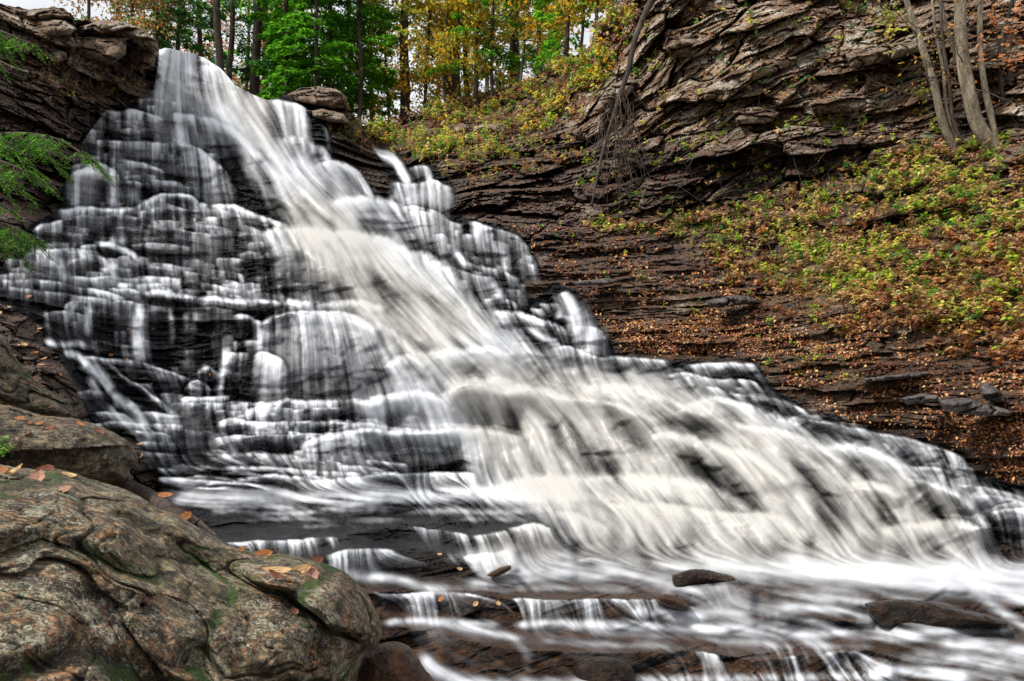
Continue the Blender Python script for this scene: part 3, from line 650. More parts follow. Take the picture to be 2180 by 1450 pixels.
def build_ground():
    D, W, accN, U, V, S = density()
    ST_ = steps()
    fx = np.concatenate([np.linspace(-600, -40, 26)[:-1], np.arange(-40, 2222, 2.15), np.linspace(2224, 2800, 26)])
    yg = np.arange(-192, 1476, 2.15); nin = len(yg)
    ysk = np.interp(fx, _sx, _sy)+5.0*fbm2(fx/14.0, fx*0, 4, 5)*np.where((fx > 335) & (fx < 600), .3, 1)
    yb = np.array([1490, 1530, 1580, 1640, 1720, 1820, 1940, 2080, 2240, 2400.])
    QY = np.concatenate([np.maximum(yg[:, None], ysk[None]), np.repeat(yb[:, None], len(fx), 1)], 0)
    QX = np.repeat(fx[None], QY.shape[0], 0)
    Yd = ysmooth(QX, QY)
    st = sampb(ST_, QX, QY)
    inside = ((QX > GX0) & (QX < GX0+GS*GW)).astype(float)
    Y0 = Yd+st*inside
    def xyz(Y): return (QX-CX)/F*Y, Y, (HZ-QY)/F*Y
    X, _, Z = xyz(Yd)
    # masks
    wet = np.clip(blur(np.clip(D*3, 0, 1), 9)*2.2, 0, 1)
    LEFT = [(-700,-100),(300,0),(345,100),(330,200),(290,210),(235,232),(190,290),(160,355),(130,400),(120,445),(60,480),(30,540),(-10,590),(-10,640),(80,690),(110,745),(170,830),(190,900),(290,920),(330,1010),(340,1050),(420,1100),(470,1150),(500,1200),(300,1500),(-700,1700)]
    RIGHT = [(610,170),(655,225),(700,260),(712,330),(745,355),(790,395),(800,430),(828,432),(835,385),(800,330),(850,318),(870,355),(920,350),(970,400),(970,435),(940,450),(1010,465),(1100,490),(1130,520),(1155,575),(1110,600),(1130,640),(1180,600),(1230,620),(1295,720),(1310,755),(1430,768),(1610,770),(1650,830),(1740,885),(1900,925),(2050,965),(2075,1010),(2180,1035),(2400,1080),(2900,1250),(2900,-700),(560,-700)]
    ml = blur(inpoly(PX+5*NW1, PY+5*NW2, LEFT).astype(np.float32), 2); mr = blur(inpoly(PX+5*NW1, PY+5*NW2, RIGHT).astype(np.float32), 2)
    ML = sampb(ml, QX, QY); MR = sampb(mr, QX, QY)
    MR = np.where(QY < GY0, (QX > 560)*1.0, MR)
    dZ = np.gradient(Z, axis=0); dY = np.gradient(Yd, axis=0); dY = np.where(np.abs(dZ) < 1e-4, 0, dY)
    r = np.clip(dY/np.where(np.abs(dZ) < 1e-4, -1e-4, dZ), 0, 1.8)
    r = np.clip(r, 0, 1.8)
    so_r = strata(X, Yd, Z, r, -0.02, 100)
    so_s = strata(X, Yd, Z, r, -0.01, 150, -1, (0.30, 0.12), (0.12, 0.05), (1.2, .17, .17), (.5, .075, .07), .28)
    so_r = so_r+(so_s-so_r)*sstep(460, 600, QY)
    so_l = strata(X, Yd, Z, r, -0.05, 200, 1)
    # cross-bedded beds high on the right cliff
    cb = blur(inpoly(PX+12*NW1, PY+12*NW2, [(1280,270),(1230,170),(1300,60),(1420,0),(1600,-40),(1760,60),(1740,130),(1700,180),(1620,250),(1500,300),(1380,330)]).astype(np.float32), 8)
    CB = sampb(cb, QX, QY)
    so_c = strata(X, Yd, Z, r*0.6, -0.22, 300, -1, (1.1, 0.4), (0.20, 0.07), (1.5, .65, .62), (.55, .24, .20))
    so_r = so_r*(1-CB)+so_c*CB
    so_b = strata(X, Yd, Z, r*0.5, 0.0, 400, -1, (0.5, 0.2), (0.05, 0.02), (.7, .26, .13), (.26, .11, .075))
    low = sstep(1040, 1100, QY)
    big = fbm3(X/1.6, Yd/1.6, Z/1.6, 4, 77)
    fine = fbm3(X*3.5, Yd*3.5, Z*7, 3, 78)
    MB = np.clip(1-ML-MR, 0, 1); dth = sstep(.35, .7, sampb(blur(D, 6), QX, QY))
    flat = MB*low
    off = MR*(so_r*(1-0.25*low)+0.30*big)+ML*(so_l*0.9+0.30*big)+MB*(1-low)*(so_b*(1-.85*dth)+0.14*big)+flat*(0.20*big+0.9*so_b)*(1-.5*dth)
    slope = fbm2(QX/60, QY/16, 4, 90)
    veg = sampb(blur(inpoly(PX+14*NW1, PY+14*NW2, VEG).astype(np.float32), 9), QX, QY)
    off = off*(1-0.45*veg)+veg*0.22*slope
    HILL = sampb(blur(inpoly(PX+8*NW1, PY+8*NW2, HILLP).astype(np.float32), 9), QX, QY)
    off = off*(1-0.55*HILL)+HILL*0.3*slope
    Y1 = Y0+off*np.clip(Yd/14, 0.45, 1.3)+0.03*fine
    # hold the outer rim and the falls' lip steady
    return dict(wet=wet, D=D, W=W, accN=accN, S=S, QX=QX, QY=QY, Yd=Yd, Y0=Y0, Y1=Y1, ML=ML, MR=MR, MB=MB, low=low, veg=veg, CB=CB, HILL=HILL, fx=fx, nin=nin, ysk=ysk)
VEG = [(1230,480),(1400,450),(1560,440),(1700,400),(1850,350),(1980,300),(2200,300),(2600,290),(2600,760),(2150,700),(1980,690),(1850,650),(1700,640),(1580,600),(1500,540),(1380,500),(1260,495)]
HILLP = [(770,270),(850,255),(950,215),(1060,185),(1200,130),(1290,50),(1330,0),(1360,30),(1310,150),(1240,260),(1100,290),(1080,310),(960,330),(850,330),(800,310)]
# ================================================================ Blender
import bpy
SC = bpy.context.scene; COL = SC.collection

def tag(o, label=None, cat=None, group=None, kind=None):
    if label: o['label'] = label
    if cat: o['category'] = cat
    if group: o['group'] = group
    if kind: o['kind'] = kind
    return o

def mesh_obj(name, V, Fc, mat=None, parent=None, smooth=False, attrs=None, colors=None):
    V = np.asarray(V, np.float32); Fc = np.asarray(Fc, np.int32)
    me = bpy.data.meshes.new(name)
    me.vertices.add(len(V)); me.vertices.foreach_set('co', V.ravel())
    k = Fc.shape[1]
    me.loops.add(Fc.size); me.loops.foreach_set('vertex_index', Fc.ravel())
    me.polygons.add(len(Fc)); me.polygons.foreach_set('loop_start', np.arange(0, Fc.size, k, dtype=np.int32))
    me.polygons.foreach_set('loop_total', np.full(len(Fc), k, np.int32))
    me.polygons.foreach_set('use_smooth', np.full(len(Fc), smooth, bool))
    for n, a in (attrs or {}).items():
        at = me.attributes.new(n, 'FLOAT', 'POINT'); at.data.foreach_set('value', np.asarray(a, np.float32).ravel())
    for n, a in (colors or {}).items():
        at = me.attributes.new(n, 'FLOAT_COLOR', 'POINT')
        c = np.ones((len(V), 4), np.float32); c[:, :3] = a; at.data.foreach_set('color', c.ravel())
    me.update(); me.validate()
    o = bpy.data.objects.new(name, me); COL.objects.link(o)
    if mat: me.materials.append(mat)
    if parent: o.parent = parent
    return o

def empty(name, loc=(0, 0, 0)):
    o = bpy.data.objects.new(name, None); COL.objects.link(o); o.location = loc; o.empty_display_size = .1
    return o

# ---------------------------------------------------------------- materials
class NB:
    def __init__(s, name):
        s.m = bpy.data.materials.new(name); s.m.use_nodes = True; s.t = s.m.node_tree; s.t.nodes.clear()
        s.out = s.t.nodes.new('ShaderNodeOutputMaterial'); s.pos = None
    def n(s, typ, ins=None, **kw):
        x = s.t.nodes.new('ShaderNode'+typ)
        for k, v in kw.items(): setattr(x, k, v)
        for k, v in (ins or {}).items(): s.set(x.inputs[k], v)
        return x
    def set(s, sock, v):
        if hasattr(v, 'is_output') or isinstance(v, bpy.types.NodeSocket): s.t.links.new(v, sock)
        elif isinstance(v, (tuple, list)) and len(v) == 3 and sock.type == 'RGBA': sock.default_value = (*v, 1)
        else: sock.default_value = v
    def P(s, sc=(1, 1, 1), rot=(0, 0, 0)):
        if s.pos is None: s.pos = s.n('NewGeometry').outputs['Position']
        return s.n('Mapping', {'Vector': s.pos, 'Scale': sc, 'Rotation': rot}).outputs[0]
    def noise(s, scale, detail=5, rough=.6, sc=(1, 1, 1), dist=0, rot=(0, 0, 0)):
        return s.n('TexNoise', {'Vector': s.P(sc, rot), 'Scale': scale, 'Detail': detail, 'Roughness': rough, 'Distortion': dist}).outputs[0]
    def vor(s, scale, sc=(1, 1, 1), feature='F1'):
        return s.n('TexVoronoi', {'Vector': s.P(sc), 'Scale': scale}, feature=feature).outputs[0]
    def ramp(s, f, stops):
        x = s.n('ValToRGB', {'Fac': f}); e = x.color_ramp.elements
        while len(e) < len(stops): e.new(0.5)
        for el, (p, c) in zip(e, stops):
            el.position = p; el.color = (*c, 1) if isinstance(c, tuple) else (c, c, c, 1)
        return x.outputs[0]
    def mr(s, f, a, b, c=0., d=1.):
        return s.n('MapRange', {'Value': f, 'From Min': a, 'From Max': b, 'To Min': c, 'To Max': d}).outputs[0]
    def math(s, op, a, b=0.):
        return s.n('Math', {0: a, 1: b}, operation=op).outputs[0]
    def mix(s, f, a, b, mode='MIX'):
        x = s.n('Mix', data_type='RGBA', blend_type=mode); s.set(x.inputs[0], f); s.set(x.inputs[6], a); s.set(x.inputs[7], b)
        return x.outputs[2]
    def attr(s, n, out='Fac'):
        return s.n('Attribute', attribute_name=n).outputs[out]
    def nz(s):
        return s.n('SeparateXYZ', {0: s.n('NewGeometry').outputs['Normal']}).outputs[2]
    def bump(s, h, strength=.5, dist=.02, normal=None):
        x = s.n('Bump', {'Height': h, 'Strength': strength, 'Distance': dist})
        if normal: s.set(x.inputs['Normal'], normal)
        return x.outputs[0]
    def bsdf(s, **kw):
        x = s.n('BsdfPrincipled')
        for k, v in kw.items(): s.set(x.inputs[k.replace('_', ' ')], v)
        return x
    def done(s, sh):
        s.t.links.new(sh, s.out.inputs[0]); return s.m

def mat_bed():
    b = NB('wet_bed_rock')
    n1 = b.noise(1.4, 6, .65, (1, 1, 3)); n2 = b.noise(6, 6, .65, (1, 1, 4)); n3 = b.noise(30, 4, .6)
    c = b.ramp(n1, [(.3, (.004, .004, .006)), (.5, (.011, .011, .014)), (.72, (.036, .032, .036))])
    brn = b.ramp(n2, [(.3, (.010, .006, .004)), (.5, (.045, .022, .011)), (.68, (.13, .062, .028))])
    c = b.mix(b.math('MULTIPLY', b.attr('brown'), b.mr(b.nz(), .35, .85, .05, 1)), c, brn)
    c = b.mix(b.mr(n2, .58, .75, 0, .25), c, (.08, .066, .06))
    h = b.math('ADD', b.math('MULTIPLY', n2, .6), b.math('MULTIPLY', n3, .35))
    p = b.bsdf(Base_Color=c, Roughness=b.mr(n2, .3, .7, .16, .5), Normal=b.bump(h, 1., .14))
    p.inputs['Specular IOR Level'].default_value = .16
    return b.done(p.outputs[0])

def mat_cliff(name, left=False):
    b = NB(name)
    n1 = b.noise(.7, 6, .65, (1, 1, 2)); n2 = b.noise(3, 8, .72, (1, 1, 2.4), dist=.3); n3 = b.noise(14, 6, .7, (1, 1, 2)); n4 = b.noise(.28, 3, .5)
    dark = b.ramp(n2, [(.30, (.005, .004, .005)), (.5, (.026, .019, .020)), (.70, (.12, .088, .084))])
    brn = b.ramp(n2, [(.32, (.006, .004, .003)), (.5, (.040, .024, .015)), (.68, (.19, .12, .072))])
    tan = b.ramp(n2, [(.28, (.050, .030, .017)), (.46, (.20, .130, .075)), (.70, (.50, .37, .25))])
    tan = b.mix(b.mr(n1, .42, .6), tan, b.ramp(n2, [(.3, (.05, .022, .012)), (.7, (.26, .135, .07))]))
    dark = b.mix(.35, dark, (.030, .020, .026))
    c = b.mix(b.attr('soil'), dark, brn); c = b.mix(b.attr('tan'), c, tan)
    up = b.mr(b.nz(), .35, .8)
    # leaf mould and moss lie on the ledges; pale lichen on the dry stone
    c = b.mix(b.math('MULTIPLY', up, b.mr(n3, .4, .6, .1, .75)), c, b.ramp(n3, [(.35, (.05, .022, .010)), (.6, (.16, .068, .028))]))
    li = b.math('MULTIPLY', b.mr(b.noise(9, 6, .75), .56, .66), b.math('ADD', b.math('MULTIPLY', b.attr('tan'), .6), .12))
    c = b.mix(li, c, (.52, .49, .40))
    li2 = b.math('MULTIPLY', b.mr(b.noise(1.6, 5, .7, (1, 1, 2)), .50, .60, 0, .85), b.attr('tan'))
    c = b.mix(li2, c, b.ramp(n3, [(.35, (.30, .27, .21)), (.6, (.60, .56, .46))]))
    mo = b.math('MULTIPLY', b.mr(b.noise(2.2, 5, .6), .56, .66), b.attr('moss'))
    c = b.mix(mo, c, b.ramp(n3, [(.3, (.02, .035, .005)), (.7, (.09, .13, .02))]))
    c = b.mix(.55, c, b.ramp(n3, [(.32, .35), (.68, 1.6)]), 'MULTIPLY')
    c = b.mix(b.math('MULTIPLY', b.attr('wet'), .8), c, (.16, .14, .15), 'MULTIPLY')
    h = b.math('ADD', b.math('MULTIPLY', n2, .9), b.math('MULTIPLY', n3, .45))
    wet = b.math('ADD', b.math('MULTIPLY', b.math('SUBTRACT', 1., b.attr('tan')), .34), b.math('MULTIPLY', b.attr('wet'), .22))
    p = b.bsdf(Base_Color=c, Roughness=b.math('SUBTRACT', .86, wet), Normal=b.bump(h, 1., .09))
    return b.done(p.outputs[0])

def mat_boulder(name, lich=1.0, rust=1.0, base=1.0):
    b = NB(name)
    n1 = b.noise(1.6, 6, .6); n2 = b.noise(7, 7, .7, dist=.4); n3 = b.noise(34, 6, .7); n4 = b.noise(90, 3, .6)
    k = base
    c = b.ramp(n2, [(.34, (.03*k, .02*k, .011*k)), (.45, (.17*k, .115*k, .062*k)), (.53, (.34*k, .245*k, .14*k)), (.64, (.58*k, .46*k, .30*k))])
    c = b.mix(b.math('MULTIPLY', b.mr(n1, .44, .56), .85*rust), c, b.ramp(n3, [(.38, (.07, .026, .010)), (.6, (.40, .19, .085))]))
    c = b.mix(b.mr(b.noise(3.4, 5, .7), .50, .66, 0, .8), c, b.ramp(n3, [(.3, (.05, .048, .012)), (.7, (.19, .165, .06))]))
    c = b.mix(.85, c, b.ramp(n3, [(.38, .22), (.5, .9), (.60, 1.9)]), 'MULTIPLY')
    c = b.mix(b.mr(b.noise(11, 6, .75), .50, .57, 0, .85), c, (.022, .016, .010))
    lam = b.noise(4.5, 6, .7, (1, 1, 7), rot=(0, math.radians(40), 0))
    c = b.mix(.8, c, b.ramp(lam, [(.38, .22), (.5, 1.), (.62, 1.6)]), 'MULTIPLY')
    # crusts of lichen: pale grey-green and bone white, ragged patches with speckled rims
    w = b.noise(6.5, 8, .78, dist=1.0)
    l1 = b.mr(b.math('ADD', b.math('MULTIPLY', w, .65), b.math('MULTIPLY', b.noise(60, 5, .8), .55)), .612, .636)
    l1 = b.math('MULTIPLY', l1, b.mr(b.noise(1.6, 4, .6), .40, .52, .05, 1))
    lc = b.ramp(b.noise(3.3, 4), [(.42, (.86, .80, .66)), (.5, (.56, .58, .40)), (.56, (.80, .74, .54))])
    lc = b.mix(.85, lc, b.ramp(b.noise(70, 4, .8), [(.38, .25), (.56, 1.15)]), 'MULTIPLY')
    c = b.mix(b.math('MULTIPLY', l1, .80*lich), c, lc)
    l2 = b.math('MULTIPLY', b.mr(b.noise(110, 3, .7), .56, .62), b.mr(b.noise(5.2, 4, .6), .50, .60))
    c = b.mix(b.math('MULTIPLY', l2, .85*lich), c, (.50, .54, .38))
    # moss in the cracks
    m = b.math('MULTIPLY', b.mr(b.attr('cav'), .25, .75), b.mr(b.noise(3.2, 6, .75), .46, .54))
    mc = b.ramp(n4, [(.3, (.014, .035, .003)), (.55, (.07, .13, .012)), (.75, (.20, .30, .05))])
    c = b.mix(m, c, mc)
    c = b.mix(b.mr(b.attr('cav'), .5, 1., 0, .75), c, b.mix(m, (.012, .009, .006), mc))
    h = b.math('ADD', b.math('ADD', b.math('MULTIPLY', b.math('ADD', n2, lam), .8), b.math('MULTIPLY', n3, .5)), b.math('MULTIPLY', n4, .18))
    h = b.math('ADD', h, b.math('MULTIPLY', b.math('ADD', l1, m), .12))
    p = b.bsdf(Base_Color=c, Roughness=.72, Normal=b.bump(h, 1., .11))
    return b.done(p.outputs[0])

def mat_wetrock(name, c0, c1, c2, r0=.12, r1=.45, sc=6):
    b = NB(name)
    n2 = b.noise(sc, 7, .65, (1, 1, 2)); n3 = b.noise(sc*5, 5, .65)
    c = b.ramp(n2, [(.3, c0), (.5, c1), (.72, c2)])
    h = b.math('ADD', b.math('MULTIPLY', n2, .8), b.math('MULTIPLY', n3, .3))
    p = b.bsdf(Base_Color=c, Roughness=b.mr(n2, .3, .7, r0, r1), Normal=b.bump(h, 1., .08)); p.inputs['Specular IOR Level'].default_value = .25
    return b.done(p.outputs[0])

def mat_water():
    b = NB('silky_white_water')
    d = b.attr('foam')
    c = b.mix(b.attr('warm'), (.82, .85, .91), (.62, .606, .58))
    df = b.n('BsdfDiffuse', {'Color': c}); tl = b.n('BsdfTranslucent', {'Color': c})
    gl = b.n('BsdfGlossy', {'Color': (1, 1, 1), 'Roughness': .38})
    w = b.n('MixShader', {0: .22, 1: df.outputs[0], 2: tl.outputs[0]})
    w2 = b.n('MixShader', {0: .02, 1: w.outputs[0], 2: gl.outputs[0]})
    tr = b.n('BsdfTransparent')
    gl2 = b.n('BsdfGlossy', {'Color': (1, 1, 1), 'Roughness': .22})
    fr = b.n('LayerWeight', {'Blend': .12})
    clear = b.n('MixShader', {0: b.math('MULTIPLY', fr.outputs['Fresnel'], b.mr(d, 0, .12, 0, .07)), 1: tr.outputs[0], 2: gl2.outputs[0]})
    m = b.n('MixShader', {0: d, 1: clear.outputs[0], 2: w2.outputs[0]})
    return b.done(m.outputs[0])

def mat_leaf(name, trans=.35, rough=.5, spec=.3):
    b = NB(name)
    c = b.attr('col', 'Color')
    p = b.bsdf(Base_Color=c, Roughness=rough); p.inputs['Specular IOR Level'].default_value = spec
    t = b.n('BsdfTranslucent', {'Color': c})
    return b.done(b.n('MixShader', {0: trans, 1: p.outputs[0], 2: t.outputs[0]}).outputs[0])

def mat_bark(name, c0, c1, c2, sc=5):
    b = NB(name)
    n = b.noise(sc, 6, .7, (1, 1, .18)); n3 = b.noise(sc*5, 5, .7, (1, 1, .3)); n2 = b.noise(2.2, 4, .6)
    c = b.ramp(b.math('ADD', b.math('MULTIPLY', n, .6), b.math('MULTIPLY', n3, .4)), [(.36, c0), (.5, c1), (.66, c2)])
    c = b.mix(b.mr(n2, .56, .70, 0, .5), c, (.22, .22, .17))
    p = b.bsdf(Base_Color=c, Roughness=.85, Normal=b.bump(b.math('ADD', n, n3), 1., .04))
    return b.done(p.outputs[0])

M_BED = mat_bed(); M_CLIFF = mat_cliff('bank_rock'); M_WATER = mat_water()
M_BOULD = mat_boulder('lichen_boulder'); M_BOULD2 = mat_boulder('boulder_stone', .55, .5, .75)
M_OUT = M_CLIFF
M_BROWN = mat_wetrock('wet_brown_rock', (.018, .010, .007), (.070, .034, .018), (.17, .085, .045))
M_DARK = mat_wetrock('wet_dark_rock', (.005, .004, .003), (.020, .012, .008), (.075, .040, .022), .10, .35)
M_SLATE = mat_wetrock('grey_slab_rock', (.03, .026, .028), (.09, .078, .075), (.22, .19, .17), .4, .8)
M_LEAF = mat_leaf('leaf_green', .55); M_DRY = mat_leaf('leaf_dry', .18, .65, .2)
M_BARK = mat_bark('bark_brown', (.010, .006, .005), (.045, .028, .020), (.13, .088, .065))
M_BARKR = mat_bark('bark_red', (.018, .008, .006), (.075, .036, .026), (.17, .09, .065))
M_BARKP = mat_bark('bark_pale', (.04, .028, .018), (.19, .15, .10), (.46, .40, .30), 9)
M_TWIG = mat_bark('twig_bark', (.03, .018, .012), (.09, .06, .04), (.22, .16, .11), 20)

# ---------------------------------------------------------------- the ground and the water
G = build_ground()
QX, QY, Y1, Y0, Yd = G['QX'], G['QY'], G['Y1'], G['Y0'], G['Yd']
NR, NC = QX.shape
def world(Y, X=QX, Z=QY): return np.stack([(X-CX)/F*Y, Y, (HZ-Z)/F*Y], -1)
GP = world(Y1)
def gidx(px, py):
    j = np.clip(np.searchsorted(G['fx'], px), 1, NC-1)
    j = np.where(np.abs(G['fx'][j]-px) < np.abs(G['fx'][j-1]-px), j, j-1)
    i = np.clip(np.round((py+192)/2.15), 0, G['nin']-1).astype(int)
    return i, j
def ground(px, py):
    i, j = gidx(np.atleast_1d(np.array(px, float)), np.atleast_1d(np.array(py, float))); return GP[i, j]
def at(px, py, Y): return np.array([(px-CX)/F*Y, Y, (HZ-py)/F*Y])

# land behind the skyline goes on as a plateau
nb = 12
top = GP[0]; back = []
for k, dy in enumerate([.5, 1.2, 2.2, 3.6, 5.5, 8, 11, 15, 21, 30, 45, 80]):
    q = top.copy(); q[:, 1] += dy; q[:, 0] *= (q[:, 1]/top[:, 1])**.6
    q[:, 2] = top[:, 2]+0.25*fbm2(q[:, 0]/2, q[:, 1]/2, 3, 61)*min(1, dy/2)-0.02*dy+np.clip(q[:, 0]-2, 0, 30)*0.02*dy
    back.append(q)
BK = np.array(back[::-1])
ALL = np.concatenate([BK, GP], 0); NRA = NR+nb
idx = np.arange(NRA*NC).reshape(NRA, NC)
def pad(a): return np.concatenate([np.repeat(a[:1], nb, 0), a], 0)
ML, MR = pad(G['ML']), pad(G['MR'])
MR[:nb] = np.where(G['fx'][None] > 520, 1, MR[:nb]); ML[:nb] = np.where(G['fx'][None] <= 520, 1, 0)
qx, qy = pad(QX), pad(QY)
low = pad(G['low'])
tan = np.clip(sstep(330, 220, qy)*sstep(1150, 1300, qx)+0.8*pad(G['CB']), 0, 1)*0.9
tan = np.clip(tan+0.55*fbm2(qx/110, qy/45, 3, 55)*(tan > .05)+0.35*sstep(.1, .5, fbm2(qx/60, qy/18, 3, 56))*(ML < .5), 0, 1)
tan = np.where(ML > .5, sstep(230, 60, qy)*sstep(420, 340, qx)*0.8+0.1, tan)
soil = np.clip(sstep(520, 640, qy)*0.9+pad(G['veg'])+pad(G['HILL'])+0.3*fbm2(qx/80, qy/40, 3, 57)+.15, 0, 1)
soil = np.where(ML > .5, sstep(700, 900, qy)*.6+.05, soil)
moss = np.clip(pad(G['veg'])*0.9+0.12+pad(G['HILL'])*.3, 0, 1)
brown = np.clip(sstep(1130, 1330, qy+0.06*(qx-900)*(qx > 900)+14*fbm2(qx/50, qy/20, 3, 58)), 0, 1)
def patch(name, mask, mat, attrs, smooth=False):
    fm = mask[:-1, :-1] | mask[1:, :-1] | mask[:-1, 1:] | mask[1:, 1:]
    return sub(name, fm, ALL, mat, attrs, smooth)
def sub(name, fm, P, mat, attrs, smooth):
    fm = fm & ((np.abs(P[1:, :-1]-P[:-1, :-1]).sum(-1) > 1e-5) | (np.abs(P[1:, 1:]-P[:-1, 1:]).sum(-1) > 1e-5))
    i, j = np.where(fm)
    ii = np.arange(P.shape[0]*P.shape[1]).reshape(P.shape[:2])
    f = np.stack([ii[i, j], ii[i+1, j], ii[i+1, j+1], ii[i, j+1]], 1)
    u, inv = np.unique(f, return_inverse=True)
    V = P.reshape(-1, 3)[u]
    return mesh_obj(name, V, inv.reshape(f.shape), mat, None, smooth, {k: a.reshape(-1)[u] for k, a in attrs.items()})
isl = ML > .5; isr = (MR >= .5) & ~isl; isb = ~isl & ~isr
# every face belongs to one sheet only
def own(m): return m[:-1, :-1]
wet = sampb(G['wet'], qx, qy)*(qy > 60)
wet = np.clip(wet+.5*sstep(.1, .5, fbm2(qx/50, qy/25, 3, 59))*sstep(280, 330, qy), 0, 1)
A_ = dict(tan=tan, soil=soil, moss=moss, wet=wet)
tag(sub('terrain_waterfall_bed', own(isb), ALL, M_BED, dict(brown=brown), False), 'dark stepped bedrock under and beside the falling water', kind='structure')
tag(sub('terrain_right_bank', own(isr), ALL, M_CLIFF, A_, False), 'layered brown rock bank and cliff right of the waterfall', kind='structure')
tag(sub('terrain_left_bank', own(isl), ALL, M_CLIFF, A_, False), 'dark layered rock bank left of the waterfall', kind='structure')
# wide ground beneath, out to the horizon
gv = [(-3000, -2500, -3.2), (3000, -2500, -3.2), (3000, 4000, -3.2), (-3000, 4000, -3.2)]
tag(mesh_obj('ground', gv, [(0, 1, 2, 3)], M_CLIFF, attrs=dict(tan=[0]*4, soil=[1]*4, moss=[.5]*4)), 'wide forest ground around the gorge', kind='structure')

# water: a sheet lying on the bed, smoother than the rock
Dm = sampb(G['D'], QX, QY); inside = (QX > GX0+4) & (QX < GX0+GS*GW-4) & (QY > 60)
Dm = np.where(inside, Dm, 0)
Wm = sampb(G['W'], QX, QY)
def rblur(a, s): return blur(a.astype(np.float32), s)
def minf(a, n):
    for _ in range(n):
        b = a.copy(); b[1:] = np.minimum(b[1:], a[:-1]); b[:-1] = np.minimum(b[:-1], a[1:])
        a = b.copy(); a[:, 1:] = np.minimum(a[:, 1:], b[:, :-1]); a[:, :-1] = np.minimum(a[:, :-1], b[:, 1:])
    return a
yb_ = rblur(minf(Y1, 1), 1.5); ybb = rblur(minf(Y1, 4), 6)
thick = np.clip(rblur(Dm, 4), 0, 1)
thick2 = thick**2; Yw = yb_*(1-thick2)+ybb*thick2
Yw = np.minimum(Yw, Y1+0.05)-0.03-0.16*thick*np.clip(Yd/12, .4, 1.3)
Yw = Yw-0.02*thick*G['accN'].mean()
acc = sampb(G['accN'], QX, QY)
Yw = Yw-0.006*np.clip(rblur(acc, .8), -2, 2)*np.clip(Dm*2, 0, 1)*Yd/12
WP = world(Yw)
fm = (Dm > .015); fm = fm[:-1, :-1] | fm[1:, 1:] | fm[1:, :-1] | fm[:-1, 1:]
dY = np.maximum(np.abs(Yw[1:, :-1]-Yw[:-1, :-1]), np.abs(Yw[1:, 1:]-Yw[:-1, 1:]))
isl_ = G['ML'][:-1, :-1] > .9
fm &= ~isl_ & (G['fx'][None, :-1] > -100) & (G['fx'][None, :-1] < 2600)
DW = np.clip(1.14*Dm-.04, 0, 1)**1.42; DW = np.where(Dm > .9, np.minimum(DW, .985), DW)
tag(sub('water', fm, WP, M_WATER, dict(foam=DW, warm=Wm), True), 'silky white waterfall and stream running down the ledges', kind='structure')

# ---------------------------------------------------------------- leaf, tube and rock builders
def unit(v): return v/(np.linalg.norm(v, axis=-1, keepdims=True)+1e-9)
def leaf_quads(P, D, Nn, L, Wd, fold=.12):
    """diamond leaves: P base, D direction, Nn normal, L length, Wd half width"""
    D = unit(D); S = unit(np.cross(D, Nn)); Nn = np.cross(S, D)
    L = np.asarray(L)[:, None]; Wd = np.asarray(Wd)[:, None]
    mid = P+D*L*.45
    V = np.stack([P, mid+S*Wd+Nn*Wd*fold*3, P+D*L-Nn*L*fold, mid-S*Wd+Nn*Wd*fold*3], 1)
    n = len(P); f = np.arange(n*4).reshape(n, 4)
    return V.reshape(-1, 3), f
def leaf_obj(name, P, D, Nn, L, Wd, C, mat, parent=None, fold=.12):
    V, f = leaf_quads(P, D, Nn, L, Wd, fold)
    return mesh_obj(name, V, f, mat, parent, False, colors=dict(col=np.repeat(C, 4, 0)))
def pick(pal, n, rs=RS, jit=.22):
    pal = np.array([p[:3] for p in pal]); k = rs.randint(0, len(pal), n)
    return np.clip(pal[k]*(1+jit*rs.randn(n, 1))*(1+.06*rs.randn(n, 3)), 0.002, 1)
def tube(pts, rad, sides=6, wob=0, seed=0):
    P = np.array(pts, float); R = np.broadcast_to(np.array(rad, float), (len(P),)) if np.ndim(rad) else np.full(len(P), rad)
    T = unit(np.gradient(P, axis=0)); up = np.array([0.13, 0.21, 1.0])
    up = np.where(np.abs((T*unit(up)).sum(1, keepdims=True)) > .9, np.array([1., .1, 0]), up)
    A = unit(np.cross(T, up)); B = np.cross(T, A)
    a = np.linspace(0, 2*np.pi, sides, endpoint=False)
    rr = R[:, None]*(1+(wob*vnoise2(np.arange(len(P))[:, None]*.7+np.cos(a)[None]*1.5, np.sin(a)[None]*1.5+seed*5.+np.zeros((len(P), 1)), seed) if wob else 0))
    V = P[:, None]+rr[..., None]*(np.cos(a)[None, :, None]*A[:, None]+np.sin(a)[None, :, None]*B[:, None])
    n = len(P); I = np.arange(n*sides).reshape(n, sides); J = np.roll(I, -1, 1)
    f = np.stack([I[:-1], J[:-1], J[1:], I[1:]], -1).reshape(-1, 4)
    return V.reshape(-1, 3), f
class MB:
    def __init__(s): s.v = []; s.f = []; s.n = 0
    def add(s, V, f): s.v.append(V); s.f.append(np.asarray(f)+s.n); s.n += len(V)
    def obj(s, name, mat, parent=None, smooth=True): return mesh_obj(name, np.concatenate(s.v), np.concatenate(s.f), mat, parent, smooth)
def spline(pts, n):
    P = np.array(pts, float); Q = np.vstack([2*P[0]-P[1], P, 2*P[-1]-P[-2]])
    t = np.linspace(0, len(P)-1-1e-6, n); i = t.astype(int); u = (t-i)[:, None]
    p0, p1, p2, p3 = Q[i], Q[i+1], Q[i+2], Q[i+3]
    return 0.5*((2*p1)+(-p0+p2)*u+(2*p0-5*p1+4*p2-p3)*u*u+(-p0+3*p1-3*p2+p3)*u**3)

